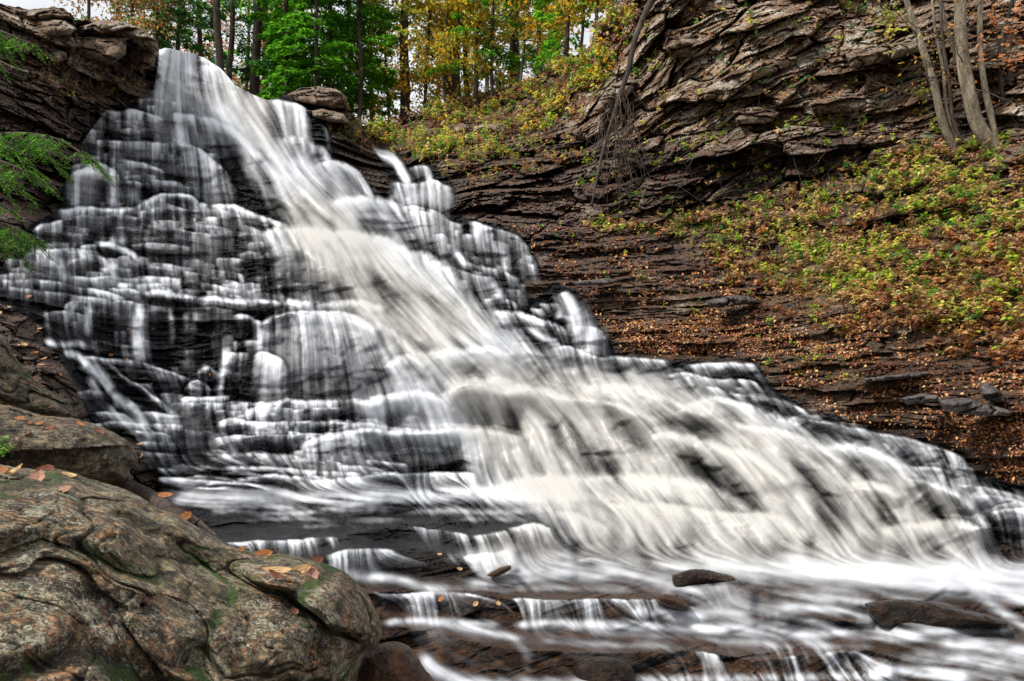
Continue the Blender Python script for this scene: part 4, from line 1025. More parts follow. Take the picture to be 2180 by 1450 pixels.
def rock(name, outline, Yc, bulge, mat, R=None, res=3.0, pw=.5, noise=.04, ns=1.6, groove=0, tilt=(0, 0), back=.7, seed=1, strat=0, block=0, straight=False, attrs=None):
    """closed solid whose traced outline stands at its own distance: a domed front and a domed back"""
    if straight:
        Q = outline+[outline[0]]; P = []
        for a, b in zip(Q[:-1], Q[1:]):
            n = max(2, int(math.hypot(b[0]-a[0], b[1]-a[1])/3)); P += [(a[0]+(b[0]-a[0])*k/n, a[1]+(b[1]-a[1])*k/n) for k in range(n)]
        P = np.array(P)
    else: P = resample(outline+[outline[0]], 3.0, 0, 0)[:-1]
    P = P+1.8*np.stack([fbm2(P[:, 0]/9, P[:, 1]/9, 3, seed), fbm2(P[:, 0]/9, P[:, 1]/9, 3, seed+1)], 1)*min(2.0, res/2)
    x0, y0 = P.min(0)-res; x1, y1 = P.max(0)+res
    X, Y = np.meshgrid(np.arange(x0, x1+res, res), np.arange(y0, y1+res, res))
    ins = inpoly(X, Y, [tuple(p) for p in P])
    sh = X.shape; xf = X.ravel(); yf = Y.ravel(); dm = np.full(xf.shape, 1e9); nx = xf.copy(); ny = yf.copy()
    for a, b in zip(P, np.roll(P, -1, 0)):
        d = b-a; L2 = (d**2).sum()+1e-9
        t = np.clip(((xf-a[0])*d[0]+(yf-a[1])*d[1])/L2, 0, 1); qx_ = a[0]+t*d[0]; qy_ = a[1]+t*d[1]
        dd = (xf-qx_)**2+(yf-qy_)**2; m = dd < dm
        dm = np.where(m, dd, dm); nx = np.where(m, qx_, nx); ny = np.where(m, qy_, ny)
    d = np.sqrt(dm).reshape(sh); X = np.where(ins, X, nx.reshape(sh)); Y = np.where(ins, Y, ny.reshape(sh)); d = np.where(ins, d, 0)
    if R is None: R = d.max()
    u = np.clip(d/R, 0, 1); u = 1-(1-u)**2
    h = u**pw
    cx, cy = P.mean(0)
    Y3 = Yc+tilt[0]*(X-cx)/100+tilt[1]*(Y-cy)/100
    fm = ins[:-1, :-1] | ins[1:, :-1] | ins[:-1, 1:] | ins[1:, 1:]
    def side(sg, amt):
        Yd_ = Y3-sg*amt*h
        W3 = np.stack([(X-CX)/F*Yd_, Yd_, (HZ-Y)/F*Yd_], -1)
        k = np.clip(d/(0.12*R), 0, 1)
        x, y, z = W3[..., 0], W3[..., 1], W3[..., 2]
        n = noise*(1.0*fbm3(x*ns, y*ns, z*ns, 5, seed, .55)*2)
        if groove: n = n+.016*fbm3(x*9, y*9, z*9, 3, seed+31)+.030*np.abs(fbm3(x*4, y*4, z*4, 3, seed+33))
        cav = np.zeros(sh)
        if groove and sg > 0:
            g = x*0.62+z*0.78+0.25*fbm3(x*1.5, y*1.5, z*1.5, 3, seed+5)       # across the grain
            al = x*0.78-z*0.62
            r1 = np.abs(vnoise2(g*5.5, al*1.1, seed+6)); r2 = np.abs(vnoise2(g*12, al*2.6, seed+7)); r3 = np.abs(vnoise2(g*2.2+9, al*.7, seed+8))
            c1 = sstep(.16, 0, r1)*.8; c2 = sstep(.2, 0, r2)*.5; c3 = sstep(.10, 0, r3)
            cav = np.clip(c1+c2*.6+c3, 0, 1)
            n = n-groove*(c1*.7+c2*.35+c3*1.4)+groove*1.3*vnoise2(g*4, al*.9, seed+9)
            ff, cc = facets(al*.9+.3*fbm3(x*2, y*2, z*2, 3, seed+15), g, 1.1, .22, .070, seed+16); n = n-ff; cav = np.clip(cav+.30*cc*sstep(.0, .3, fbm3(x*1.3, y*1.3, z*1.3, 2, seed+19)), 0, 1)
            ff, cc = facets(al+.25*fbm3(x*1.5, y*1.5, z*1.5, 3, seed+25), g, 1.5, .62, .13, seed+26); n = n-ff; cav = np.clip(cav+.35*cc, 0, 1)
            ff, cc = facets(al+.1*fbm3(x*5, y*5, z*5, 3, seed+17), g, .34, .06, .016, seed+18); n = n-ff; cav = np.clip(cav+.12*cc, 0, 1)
        if strat:
            q = z/strat+.6*fbm3(x*1.2, y*1.2, z*2, 3, seed+3); hl = _hash(np.floor(q).astype(np.int64), np.zeros(sh, np.int64), np.zeros(sh, np.int64), seed)
            n = n+(hl-.5)*strat*.9+.25*strat*vnoise2(x*3+hl*30, q*.5, seed+2)
        if block:
            w_ = .2*fbm2(x*1.5, z*1.5, 3, seed+5)
            n = n-facets(x+w_, z+w_, block*1.6, block*.6, block*.28, seed+4)[0]-facets(x+w_, z+w_, block*.6, block*.25, block*.12, seed+6)[0]
        s = 1-sg*n*k/np.maximum(Yd_, .1)
        return W3*s[..., None], cav
    Fv, cav = side(1, bulge); Bv, _ = side(-1, bulge*back)
    i, j = np.where(fm); n = X.size; I = np.arange(n).reshape(sh)
    f = np.stack([I[i, j], I[i+1, j], I[i+1, j+1], I[i, j+1]], 1)
    fb = f[:, ::-1]+n
    V = np.concatenate([Fv.reshape(-1, 3), Bv.reshape(-1, 3)]); c2 = np.concatenate([cav.ravel(), cav.ravel()*0])
    f = np.concatenate([f, fb]); uq, inv = np.unique(f, return_inverse=True); inv = inv.reshape(f.shape)
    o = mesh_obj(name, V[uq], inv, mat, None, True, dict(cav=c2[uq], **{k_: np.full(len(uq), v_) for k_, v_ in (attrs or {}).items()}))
    ROCKS[o.name] = Fv[ins]
    return o
ROCKS = {}
def on_rock(o, px, py):
    V = ROCKS[o.name]; x = V[:, 0]/V[:, 1]*F+CX; y = HZ-V[:, 2]/V[:, 1]*F
    return V[np.argmin((x-px)**2+(y-py)**2)]
# ================================================================ rocks
BOUT = [(-260,1000),(-100,985),(0,990),(40,996),(80,1000),(120,999),(150,1005),(200,1022),(250,1036),(290,1052),(340,1084),(380,1098),(430,1128),(470,1152),(500,1164),(560,1180),(600,1178),(640,1186),(690,1199),(740,1222),(778,1262),(802,1300),(813,1335),
 (812,1360),(798,1382),(776,1400),(764,1425),(758,1455),(742,1530),(700,1620),(600,1760),(300,1950),(-200,2100),(-400,1700),(-380,1250)]
fb = rock('foreground_boulder', BOUT, 3.9, 1.25, M_BOULD, R=430, res=2.3, pw=.52, noise=.095, ns=1.9, groove=.055, tilt=(.10, -.06), seed=3)
tag(fb, 'huge lichen and moss covered boulder filling the lower left corner', 'boulder')
b2 = rock('mossy_boulder', [(-140,875),(0,862),(40,868),(90,884),(150,890),(200,903),(240,920),(272,940),(290,962),(292,985),(276,1002),(284,1018),(262,1032),(200,1040),(120,1042),(0,1030),(-140,1030)], 6.0, .7, M_BOULD2, R=70, res=2.3, noise=.11, ns=1.7, strat=.16, tilt=(.1, 0), seed=8)
tag(b2, 'ledgy lichened boulder just behind the huge foreground boulder', 'boulder')
b3 = rock('mossy_boulder', [(-140,660),(-40,690),(0,712),(18,728),(34,762),(62,796),(100,828),(138,848),(154,870),(152,892),(90,905),(0,905),(-140,900)], 7.4, .7, M_BOULD2, R=70, res=2.4, noise=.09, groove=.05, tilt=(.2, 0), seed=12)
tag(b3, 'tan sloping boulder at the left edge, above the ledgy one', 'boulder')
for k, (ol, Y, bu, mt, lb, kw) in enumerate([
 ([(744,1560),(748,1470),(757,1428),(780,1388),(828,1366),(868,1374),(886,1396),(905,1424),(930,1458),(950,1520),(900,1600),(800,1620)], 5.2, .45, M_BROWN, 'wet brown rock at the bottom edge against the big boulder', {}),
 ([(1216,1450),(1222,1418),(1246,1402),(1290,1398),(1330,1408),(1352,1434),(1350,1470),(1300,1500),(1230,1495)], 5.75, .3, M_DARK, 'glistening dark rock at the bottom edge in mid stream', {}),
 ([(1036,1224),(1050,1214),(1070,1206),(1086,1203),(1088,1212),(1072,1222),(1050,1230)], 8.0, .2, M_BROWN, 'small red-brown rock under the low fall in mid stream', {}),
 ([(1398,1268),(1420,1264),(1450,1276),(1468,1290),(1462,1298),(1430,1294),(1405,1284)], 7.2, .2, M_BROWN, 'rust brown rock at the right end of the second ledge', {}),
 ([(1430,1224),(1470,1212),(1520,1216),(1560,1228),(1580,1246),(1560,1250),(1500,1248),(1440,1252)], 7.95, .25, M_DARK, 'smooth dark hump of rock under rippling water, right of the low falls', {}),
 ([(1840,1284),(1900,1276),(1970,1280),(2040,1294),(2105,1308),(2138,1322),(2141,1332),(2120,1340),(2060,1338),(1980,1344),(1890,1338),(1850,1310)], 7.25, .35, M_DARK, 'long low dark slab rising from the stream at the right', {}),
 ([(2084,820),(2106,814),(2130,832),(2142,856),(2120,858),(2090,848)], 8.9, .25, M_SLATE, 'pointed grey-blue stone leaning on the right bank', {}),
 ([(1996,852),(2050,846),(2110,862),(2162,876),(2150,886),(2060,884),(2010,872)], 8.8, .35, M_SLATE, 'broad flat dark slab below the pointed grey stone', {}),
 ([(1828,806),(1900,798),(1970,790),(1990,798),(1940,806),(1850,814)], 10.2, .3, M_SLATE, 'thin flat grey slab on the right bank above the leaf litter', {}),
 ([(1912,848),(1960,838),(2000,842),(1996,856),(1930,862)], 9.4, .3, M_SLATE, 'small dark slab left of the broad slab on the right bank', {}),
 ([(1215,600),(1290,592),(1318,596),(1300,606),(1230,608)], 14.0, .3, M_SLATE, 'pale wet slab jutting over the right bank beside the middle cascade', {}),
 ([(1500,640),(1560,628),(1600,632),(1620,644),(1560,652),(1510,652)], 13.0, .3, M_SLATE, 'tan flat stone in the middle of the right bank', {}),
 ([(1010,268),(1060,262),(1100,270),(1090,292),(1040,300),(1005,290)], 23.0, .5, M_OUT, 'square tan block on the hillside behind the side cascade', {}),
 ([(945,268),(985,262),(1000,272),(980,284),(950,282)], 23.6, .4, M_OUT, 'small pale block on the hillside left of the square block', {}),
]):
    o = rock('bank_slab' if (mt in (M_SLATE, M_OUT)) else 'stream_rock', ol, Y, bu, mt, res=1.9 if Y < 9 else 2.2, noise=.05, ns=2.5, strat=.10 if mt in (M_SLATE, M_OUT) else 0, straight=mt in (M_SLATE, M_OUT), block=.35 if mt in (M_SLATE, M_OUT) else 0, pw=.25, attrs=dict(tan=.25 if mt == M_SLATE else .8, soil=.35, moss=.1), seed=20+k)
    tag(o, lb, 'rock', 'loose slabs on the banks' if mt in (M_SLATE, M_OUT) else 'rocks in the stream')
for k, (ol, Y, bu, lb) in enumerate([
 ([(142,98),(160,78),(200,78),(266,80),(270,92),(268,116),(240,134),(205,130),(172,120),(146,112)], 19.2, .9, 'big tan overhanging block at the top left, left of the fall'),
 ([(166,58),(205,44),(250,44),(300,60),(332,84),(338,106),(300,100),(272,82),(200,78),(168,74)], 19.6, 1.1, 'long lichened cap slab leading to the lip of the fall'),
 ([(268,84),(300,84),(330,98),(330,140),(300,150),(272,120)], 20.2, .7, 'shaded brown block under the cap slab beside the fall'),
 ([(36,52),(80,38),(140,42),(164,62),(150,74),(100,78),(60,74)], 18.5, .9, 'grey top left ledge block with sharp horizontal cracks'),
 ([(-20,20),(20,12),(60,22),(110,20),(150,26),(160,40),(100,42),(40,48),(-20,50)], 18.4, .9, 'topmost lichened ledge in the upper left corner'),
 ([(98,108),(120,104),(142,112),(142,128),(124,136),(98,130)], 18.4, .5, 'small rounded tan block below the overhanging block'),
 ([(36,78),(70,76),(102,84),(104,104),(60,104),(38,98)], 18.2, .6, 'broken tan block at the left of the small rounded one'),
 ([(612,200),(640,188),(680,184),(716,190),(738,206),(742,232),(700,230),(660,222),(620,214)], 21.6, .8, 'cracked dark outcrop above the right shoulder of the fall'),
 ([(652,236),(690,232),(732,242),(744,262),(712,262),(670,252)], 21.0, .7, 'wet ledge block below the cracked outcrop'),
 ([(1490,196),(1560,150),(1640,118),(1700,120),(1690,142),(1620,166),(1540,204),(1500,214)], 16.2, .8, 'long pale slab tilting up across the right cliff'),
 ([(1720,214),(1780,206),(1850,204),(1900,212),(1890,228),(1800,240),(1730,240)], 14.8, .6, 'pale lichened ledge in the middle of the right cliff'),
 ([(1560,236),(1610,226),(1660,240),(1640,262),(1570,264)], 15.6, .6, 'rounded tan knob low on the right cliff'),
 ([(1800,116),(1900,92),(1960,90),(1958,110),(1880,132),(1810,146)], 14.4, .7, 'grey lichened overhang left of the leaning trees'),
 ([(1290,190),(1340,160),(1360,176),(1330,215),(1280,240),(1262,236)], 18.4, .7, 'tan wedge of tilted beds beside the dead hanging sapling'),
 ([(1420,80),(1480,74),(1540,94),(1520,120),(1450,120),(1410,104)], 17.2, .7, 'rusty brown block high on the right cliff'),
]):
    o = rock('outcrop_block', ol, Y, bu, M_OUT, res=2.0, pw=.16, noise=.14, ns=1.3, strat=.30, block=.8, straight=True, attrs=dict(tan=.75, soil=.3, moss=.2), seed=60+k)
    tag(o, lb, 'rock', 'blocks standing out of the cliffs')
# the drift log beside the boulder
P = spline([at(206, 1016, 6.2), at(262, 1034, 6.0), at(310, 1052, 5.8), at(352, 1080, 5.5), at(394, 1112, 5.2), at(432, 1140, 5.0), at(470, 1170, 4.8), at(500, 1200, 4.7)], 40)
V, f = tube(P, np.linspace(.055, .045, 40)*(1+.12*vnoise2(np.arange(40)*.35, np.zeros(40), 4)), 12, .12, 4)
lg = mesh_obj('log', V, f, M_BARK, None, True); tag(lg, 'dark fallen log lying along the back of the big boulder', 'log')
m = MB(); m.add(*tube(spline([at(412, 1124, 5.05), at(417, 1112, 5.0), at(426, 1106, 5.0)], 6), [.03, .024, .014, .008, .006, .003], 6)); m.obj('broken_stub', M_BARK, lg)

# ================================================================ trees
GREEN1 = [(.10,.34,.02), (.16,.48,.03), (.26,.60,.04), (.06,.20,.015)]
GREEN2 = [(.035,.16,.03), (.06,.24,.04), (.11,.33,.04), (.025,.09,.02)]
YELL = [(.78,.46,.02), (.85,.58,.05), (.68,.32,.02), (.70,.56,.08), (.50,.48,.05)]
YGRN = [(.30,.34,.04), (.42,.40,.05), (.20,.28,.03), (.55,.42,.05)]
ORNG = [(.60,.24,.05), (.55,.32,.10), (.45,.18,.04)]
PALE = [(.40,.40,.16), (.28,.36,.12), (.50,.42,.18)]
def conifer(px, Y, h, r, lean=0, crown=None, pal=GREEN1, label='', z0=1.2, dens=1.0, bark=None, spread=2.4, zb=None, seed=0, group='trees above the falls', cat='tree', name='hemlock_tree', drop=.28, cold=None, leafm=None, sz=1.0):
    rs = np.random.RandomState(seed*7+11)
    X = (px-CX)/F*Y
    z = (zb if zb is not None else 10.2)
    root = empty(name, (X, Y, z)); tag(root, label, cat, group)
    n = 16; t = np.linspace(0, 1, n)
    tr = np.stack([lean*t*h+.10*fbm2(t*4, t*0+seed, 2, seed)*h/8, .05*fbm2(t*3, t*0+seed+9, 2, seed+1)*h/8, t*(h+.8)-.8], 1)
    V, f = tube(tr, r*(1-.45*t)*np.where(t < .06, 1.35, 1), 9, .16, seed)
    mesh_obj('trunk', V, f, bark or M_BARK, root, True)
    bm = MB(); LP = []; LD = []; LN = []; LL = []
    if crown is None: return root
    nb_ = int((h-z0)*6.5*dens)
    for k in range(nb_):
        zz = z0+(h-z0)*(k+rs.rand())/nb_; tt = (zz+.8)/(h+.8); c0 = np.array([np.interp(tt, t, tr[:, i]) for i in range(3)])
        a = rs.rand()*6.283; L = spread*(.45+.65*rs.rand())*(1-.45*(zz-z0)/(h-z0+1e-6)); d = np.array([math.cos(a), math.sin(a), 0])
        s = np.linspace(0, 1, 7)[:, None]; up = rs.uniform(-.02, .22)
        pts = c0+d*L*s+np.array([0, 0, 1])*(up*L*s-drop*L*s**2)+.05*rs.randn(7, 3)*s
        bm.add(*tube(pts, np.linspace(max(.012, r*.14), .004, 7), 4))
        m_ = int(1.45*crown*L*rs.uniform(.7, 1.2)*dens); 
        if m_ < 2: continue
        u = rs.rand(m_)**.7; u = np.clip(.12+.9*u, 0, 1); base = np.stack([np.interp(u, s[:, 0], pts[:, i]) for i in range(3)], 1)
        side = np.cross(d, [0, 0, 1]); wd = .36*L*(1.05-u)*rs.uniform(-1, 1, m_)
        P = base+side*wd[:, None]+np.array([0, 0, 1])*(-.22*np.abs(wd)+.035*rs.randn(m_))[:, None]+d*(np.abs(wd)*.45)[:, None]
        D = d+side*(np.sign(wd)*rs.uniform(.3, 1.2, m_))[:, None]+np.array([0, 0, -.25])+.25*rs.randn(m_, 3)
        LP.append(P); LD.append(D); LN.append(np.array([0, 0, 1.])+.35*rs.randn(m_, 3)); LL.append(rs.uniform(.10, .19, m_)*sz)
    bm.obj('limbs', bark or M_BARK, root)
    P = np.concatenate(LP); D = np.concatenate(LD); Nn = np.concatenate(LN); L = np.concatenate(LL)
    leaf_obj('crown', P, D, Nn, L, L*.22, pick(pal, len(P), rs), leafm or M_LEAF, root)
    return root
def broadleaf(px, Y, h, r, lean=0, n=2500, pal=YELL, label='', z0=1., spread=1.8, zb=10.2, seed=0, bark=None, group='trees above the falls', name='maple_tree', cat='tree', size=(.09, .17), nbr=34, top=None):
    rs = np.random.RandomState(seed*5+3)
    root = empty(name, ((px-CX)/F*Y, Y, zb)); tag(root, label, cat, group)
    k = 14; t = np.linspace(0, 1, k)
    tr = np.stack([lean*t*h+.16*fbm2(t*4, t*0+seed*3.1, 2, seed)*h/6, .1*fbm2(t*3, t*0+seed+5.5, 2, seed+1)*h/6, t*(h+.8)-.8], 1)
    V, f = tube(tr, r*(1-.65*t), 8, .12, seed); mesh_obj('trunk', V, f, bark or M_BARK, root, True)
    bm = MB(); ends = []
    for i in range(nbr):
        zz = z0+(h-z0)*rs.rand(); tt = (zz+.8)/(h+.8); c0 = np.array([np.interp(tt, t, tr[:, q]) for q in range(3)])
        a = rs.rand()*6.283; L = spread*rs.uniform(.5, 1.1); d = np.array([math.cos(a), math.sin(a), rs.uniform(.05, .8)])
        s = np.linspace(0, 1, 6)[:, None]; pts = c0+d*L*s+.07*rs.randn(6, 3)*s*L
        bm.add(*tube(pts, np.linspace(max(.01, r*.22), .004, 6), 4)); ends.append(pts)
        for q in range(3):
            p0 = pts[rs.randint(2, 5)]; p1 = p0+.4*L*(d*.5+.7*rs.randn(3)); pp = spline([p0, (p0+p1)/2+.04*rs.randn(3), p1], 5); bm.add(*tube(pp, np.linspace(.007, .003, 5), 3)); ends.append(pp)
    bm.obj('limbs', bark or M_BARK, root)
    E = np.concatenate(ends); n = int(n*1.7)
    q = rs.randint(0, len(E), n); P = E[q]+.13*rs.randn(n, 3)*np.array([1, 1, .7])
    L = rs.uniform(size[0], size[1], n)
    leaf_obj('crown', P, rs.randn(n, 3)+np.array([0, 0, -.3]), np.array([0, 0, 1.])+.7*rs.randn(n, 3), L, L*.30, pick(pal, n, rs), M_LEAF, root)
    return root
TREES = [
 ('c', 462, 26.5, 8.5, .14, .012, 14, GREEN2, 'slim bare-stemmed dark tree right behind the lip of the fall', dict(z0=3.6, dens=.7)),
 ('c', 488, 27.5, 8.5, .11, .03, 16, GREEN2, 'crooked slender tree just right of the slim bare one', dict(z0=3.2, dens=.6)),
 ('c', 540, 28.5, 9, .20, .018, 60, GREEN2, 'stout forked brown tree behind the right shoulder of the fall', dict(z0=.8, dens=.8)),
 ('c', 586, 30, 8, .10, 0, 95, GREEN2, 'dark green hemlock between the forked tree and the bright ones', dict(z0=.1, spread=2.0)),
 ('c', 648, 27.6, 8, .09, -.01, 130, GREEN1, 'bright green hemlock behind the left end of the cracked outcrop', dict(z0=.3, dens=1.15)),
 ('c', 698, 26.8, 8, .10, .008, 120, GREEN1, 'bright green hemlock with a black trunk above the cracked outcrop', dict(z0=.5, dens=1.1)),
 ('c', 742, 28.2, 8, .10, 0, 120, GREEN1, 'green hemlock right of the cracked outcrop', dict(z0=.2, spread=2.2)),
 ('c', 790, 30, 8, .11, .01, 90, GREEN2, 'dark hemlock at the left side of the gap of white sky', dict(z0=1.8, spread=1.9)),
 ('c', 866, 27.2, 9, .19, -.008, 60, YGRN, 'straight brown trunk at the right side of the gap of white sky', dict(z0=2.8, dens=.8, zb=9.9)),
 ('c', 968, 27, 10, .33, -.012, 40, YGRN, 'thickest tree, with red-brown bark, on the hilltop', dict(z0=2.6, dens=.7, bark='r', spread=1.7, zb=10.6)),
 ('c', 380, 30, 8, .12, 0, 100, GREEN2, 'dark blue-green hemlock behind the lip of the fall', dict(z0=.1, spread=2.3)),
 ('c', 330, 28, 8, .12, 0, 90, GREEN2, 'dark hemlock behind the end of the cap slab', dict(z0=.2, spread=2.2)),
 ('c', 425, 31, 8, .12, 0, 80, GREEN2, 'shadowy hemlock left of the slim bare tree', dict(z0=.2, spread=2.0)),
 ('c', 1090, 29, 9, .22, .01, 70, GREEN2, 'hemlock with dark low boughs on the middle of the hillside', dict(z0=1.2, zb=11.6)),
 ('c', 1150, 27.5, 8, .12, 0, 75, GREEN1, 'green young hemlock on the upper hillside', dict(z0=.0, zb=11.5, spread=1.6)),
 ('b', 280, 27, 6, .08, 0, 2600, ORNG+PALE, 'orange and pale maple behind the top left ledges', dict(zb=11.6, spread=2.0, z0=.2)),
 ('b', 190, 28, 6, .08, 0, 1600, ORNG+PALE, 'faded maple behind the grey ledge block at the top left', dict(zb=12.3, spread=1.8, z0=.2)),
 ('b', 520, 34, 8, .12, .02, 1500, ORNG, 'thin orange-leaved tree far behind the forked tree', dict(z0=1.5, spread=2.4)),
 ('b', 830, 28.5, 6, .08, -.03, 1000, YELL+GREEN1, 'young maple leaning in the gap of white sky', dict(zb=8.8, z0=.6, spread=1.3)),
 ('b', 905, 27, 7.5, .07, .03, 2600, YELL, 'bright yellow maple between the straight and the red-barked trunks', dict(zb=9.8, z0=.35, spread=1.7)),
 ('b', 950, 26, 7.5, .06, 0, 2300, YELL+YGRN, 'yellow maple in front of the red-barked trunk', dict(zb=10.4, z0=.35, spread=1.6)),
 ('b', 1000, 27.5, 8, .12, -.05, 1800, YELL, 'dark leaning tree with yellow leaves right of the red-barked trunk', dict(zb=10.7, z0=1.5, spread=1.7)),
 ('b', 1050, 25.5, 7, .06, .02, 2600, YELL+YGRN, 'golden maple left of the middle of the hillside', dict(zb=10.8, z0=.35, spread=1.7)),
 ('b', 1110, 25, 6.5, .05, .02, 2600, YELL+YGRN, 'golden maple on the middle of the hillside', dict(zb=10.8, z0=.35, spread=1.6)),
 ('b', 1172, 24, 6, .05, .03, 2400, YELL+YGRN, 'yellow and green maple high on the hillside', dict(zb=10.9, z0=.35, spread=1.5)),
 ('b', 1235, 22.5, 5.5, .05, .02, 2000, YELL, 'yellow maple where the hillside meets the cliff', dict(zb=10.9, z0=.35, spread=1.4)),
 ('b', 1290, 21.5, 5, .05, 0, 1900, PALE+YELL, 'pale olive maple at the top of the cliff', dict(zb=11.3, z0=.3, spread=1.4)),
 ('c', 612, 26.6, 8, .08, 0, 120, GREEN1, 'low bright hemlock hiding the shoulder of the falls', dict(z0=.0, spread=1.7)),
 ('c', 675, 25.6, 7.5, .07, 0, 120, GREEN1, 'nearest bright hemlock above the middle of the cracked outcrop', dict(z0=.4, spread=1.6)),
 ('c', 765, 26.4, 8, .08, .01, 110, GREEN1, 'slim bright hemlock at the right end of the cracked outcrop', dict(z0=.8, spread=1.7)),
 ('c', 1010, 25.6, 8, .08, 0, 80, GREEN1, 'green hemlock bough tree under the golden maples', dict(z0=.8, zb=10.6, spread=1.7)),
 ('c', 1205, 22.6, 6, .07, 0, 90, GREEN1, 'small green hemlock on the shoulder of the hillside', dict(z0=.0, zb=10.6, spread=1.3)),
 ('b', 1262, 20.6, 5, .05, .02, 2300, YELL+YGRN, 'yellow-green maple spilling over the end of the hillside', dict(zb=10.2, z0=.1, spread=1.5)),
 ('b', 1325, 19.6, 4.5, .05, .03, 2200, YGRN+PALE, 'olive maple hanging over the top of the cliff', dict(zb=10.2, z0=.1, spread=1.5)),
 ('b', 1420, 18.8, 4, .05, .0, 1500, YGRN+GREEN1, 'green and yellow maple over the middle of the cliff top', dict(zb=10.2, z0=.1, spread=1.4)),
 ('b', 1360, 20.5, 4, .05, 0, 1600, PALE+YGRN, 'pale shrubby maple overhanging the cliff top', dict(zb=11.0, z0=.2, spread=1.3)),
]
for i, (k, px, Y, h, r, lean, cr, pal, lb, kw) in enumerate(TREES):
    if kw.get('bark') == 'r': kw['bark'] = M_BARKR
    if k == 'c': conifer(px, Y, h, r, lean, cr, pal, lb, seed=i+1, **kw)
    else: broadleaf(px, Y, h, r, lean, cr, pal, lb, seed=i+1, **kw)
# the wood farther back
r_ = random.Random(3)
FARP = [GREEN2, PALE, ORNG, GREEN1, GREEN2, PALE]
for i, px in enumerate([250, 345, 440, 560, 640, 730, 930, 1040, 1140]):
    Y = r_.uniform(38, 48)
    conifer(px, Y, 14, .16, r_.uniform(-.03, .03), 26, FARP[i % 6], 'distant tree %s, far behind the others' % ['over the top left ledges', 'left of the lip of the fall', 'behind the slim bare tree', 'behind the orange-leaved tree', 'behind the left bright hemlock', 'behind the hemlock right of the outcrop', 'beyond the bright yellow maple', 'beyond the dark leaning tree', 'beyond the golden maples'][i],
            z0=.2, dens=.6, spread=4.2, zb=10.5, seed=70+i, group='distant trees', sz=1.9)
# trees on the right bank
def stem(name, pts, Ys, r0, r1, mat, label, n=24, twigs=5, pal=None, nl=0, seed=0, group='trees rooted on the right bank'):
    rs = np.random.RandomState(seed+40)
    if name == 'birch_tree':
        dy_ = ground(*pts[0])[0][1]-Ys[0]+.05; Ys = [y_+dy_ for y_ in Ys]
    P = spline([at(x, y, Y) for (x, y), Y in zip(pts, Ys)], n); base = P[0].copy()
    root = empty(name, tuple(base)); tag(root, label, 'tree', group)
    Pl = P-base
    V, f = tube(np.vstack([Pl[0]-(Pl[1]-Pl[0])*1.5, Pl]), np.concatenate([[r0*1.15], np.linspace(r0, r1, n)]), 9, .14, seed); mesh_obj('trunk', V, f, mat, root, True)
    m = MB(); E = []
    for i in range(twigs):
        q = rs.randint(n//4, n-1); d = unit(rs.randn(3)*np.array([1, .6, .6])+np.array([0, -.2, .5])); L = rs.uniform(.5, 1.5)
        s = np.linspace(0, 1, 8)[:, None]; pp = Pl[q]+d*L*s+.10*np.cumsum(rs.randn(8, 3), 0)*s*.4
        m.add(*tube(pp, np.linspace(.012, .003, 8), 4)); E.append(pp)
        for w_ in range(3):
            p0 = pp[rs.randint(2, 7)]; p1 = p0+.35*L*unit(d+rs.randn(3)); m.add(*tube(spline([p0, (p0+p1)/2+.03*rs.randn(3), p1], 5), np.linspace(.006, .002, 5), 3)); E.append(np.array([p1, p0]))
    if twigs: m.obj('limbs', M_TWIG, root)
    if nl:
        E = np.concatenate(E); q = rs.randint(0, len(E), nl); L = rs.uniform(.045, .08, nl)
        leaf_obj('crown', E[q]+.05*rs.randn(nl, 3), rs.randn(nl, 3)+np.array([0, 0, -.6]), rs.randn(nl, 3)+np.array([0, -.6, .5]), L, L*.3, pick(pal, nl, rs), M_LEAF, root)
    return root
stem('birch_tree', [(2032,316),(2008,262),(1988,180),(1966,110),(1946,50),(1926,-10),(1900,-90)], [11.9,11.9,11.9,12,12.1,12.2,12.4], .068, .042, M_BARKP, 'pale curved trunk leaning left, leftmost on the right bank', twigs=7, pal=YGRN, nl=90, seed=1)
stem('birch_tree', [(2040,310),(2016,240),(2008,150),(1992,70),(1984,-10),(1980,-90)], [12.1,12.1,12.2,12.3,12.4,12.5], .030, .02, M_BARKP, 'thin grey stem just right of the pale curved trunk', twigs=4, pal=YELL, nl=40, seed=2)
stem('birch_tree', [(2050,308),(2030,260),(2020,170),(2006,80),(2003,-10),(2000,-90)], [12.0,12.0,12.0,12.1,12.2,12.3], .034, .022, M_BARK, 'thin dark stem between the pale curved trunk and the thick one', twigs=4, pal=YELL, nl=40, seed=3)
stem('birch_tree', [(2118,318),(2084,270),(2066,210),(2052,140),(2046,70),(2044,-10),(2042,-90)], [11.4,11.4,11.4,11.5,11.5,11.6,11.7], .118, .085, M_BARKP, 'thickest flaky-barked trunk on the right bank', twigs=8, pal=ORNG, nl=70, seed=4)
stem('birch_tree', [(2070,215),(2040,130),(2016,60),(2000,-10)], [11.4,11.3,11.3,11.3], .05, .03, M_BARKP, 'pale stem forking left from the thickest trunk', twigs=3, seed=5)
stem('birch_tree', [(2124,316),(2108,240),(2096,180),(2086,90),(2088,-10),(2090,-90)], [11.2,11.2,11.2,11.3,11.4,11.4], .055, .035, M_BARKP, 'rough stem right beside the thickest trunk', twigs=5, pal=ORNG, nl=50, seed=6)
stem('birch_tree', [(2150,246),(2132,190),(2128,100),(2150,20),(2160,-40)], [10.6,10.6,10.6,10.7,10.7], .035, .02, M_BARK, 'dark slanting sapling at the right edge', twigs=9, pal=ORNG, nl=150, seed=7)
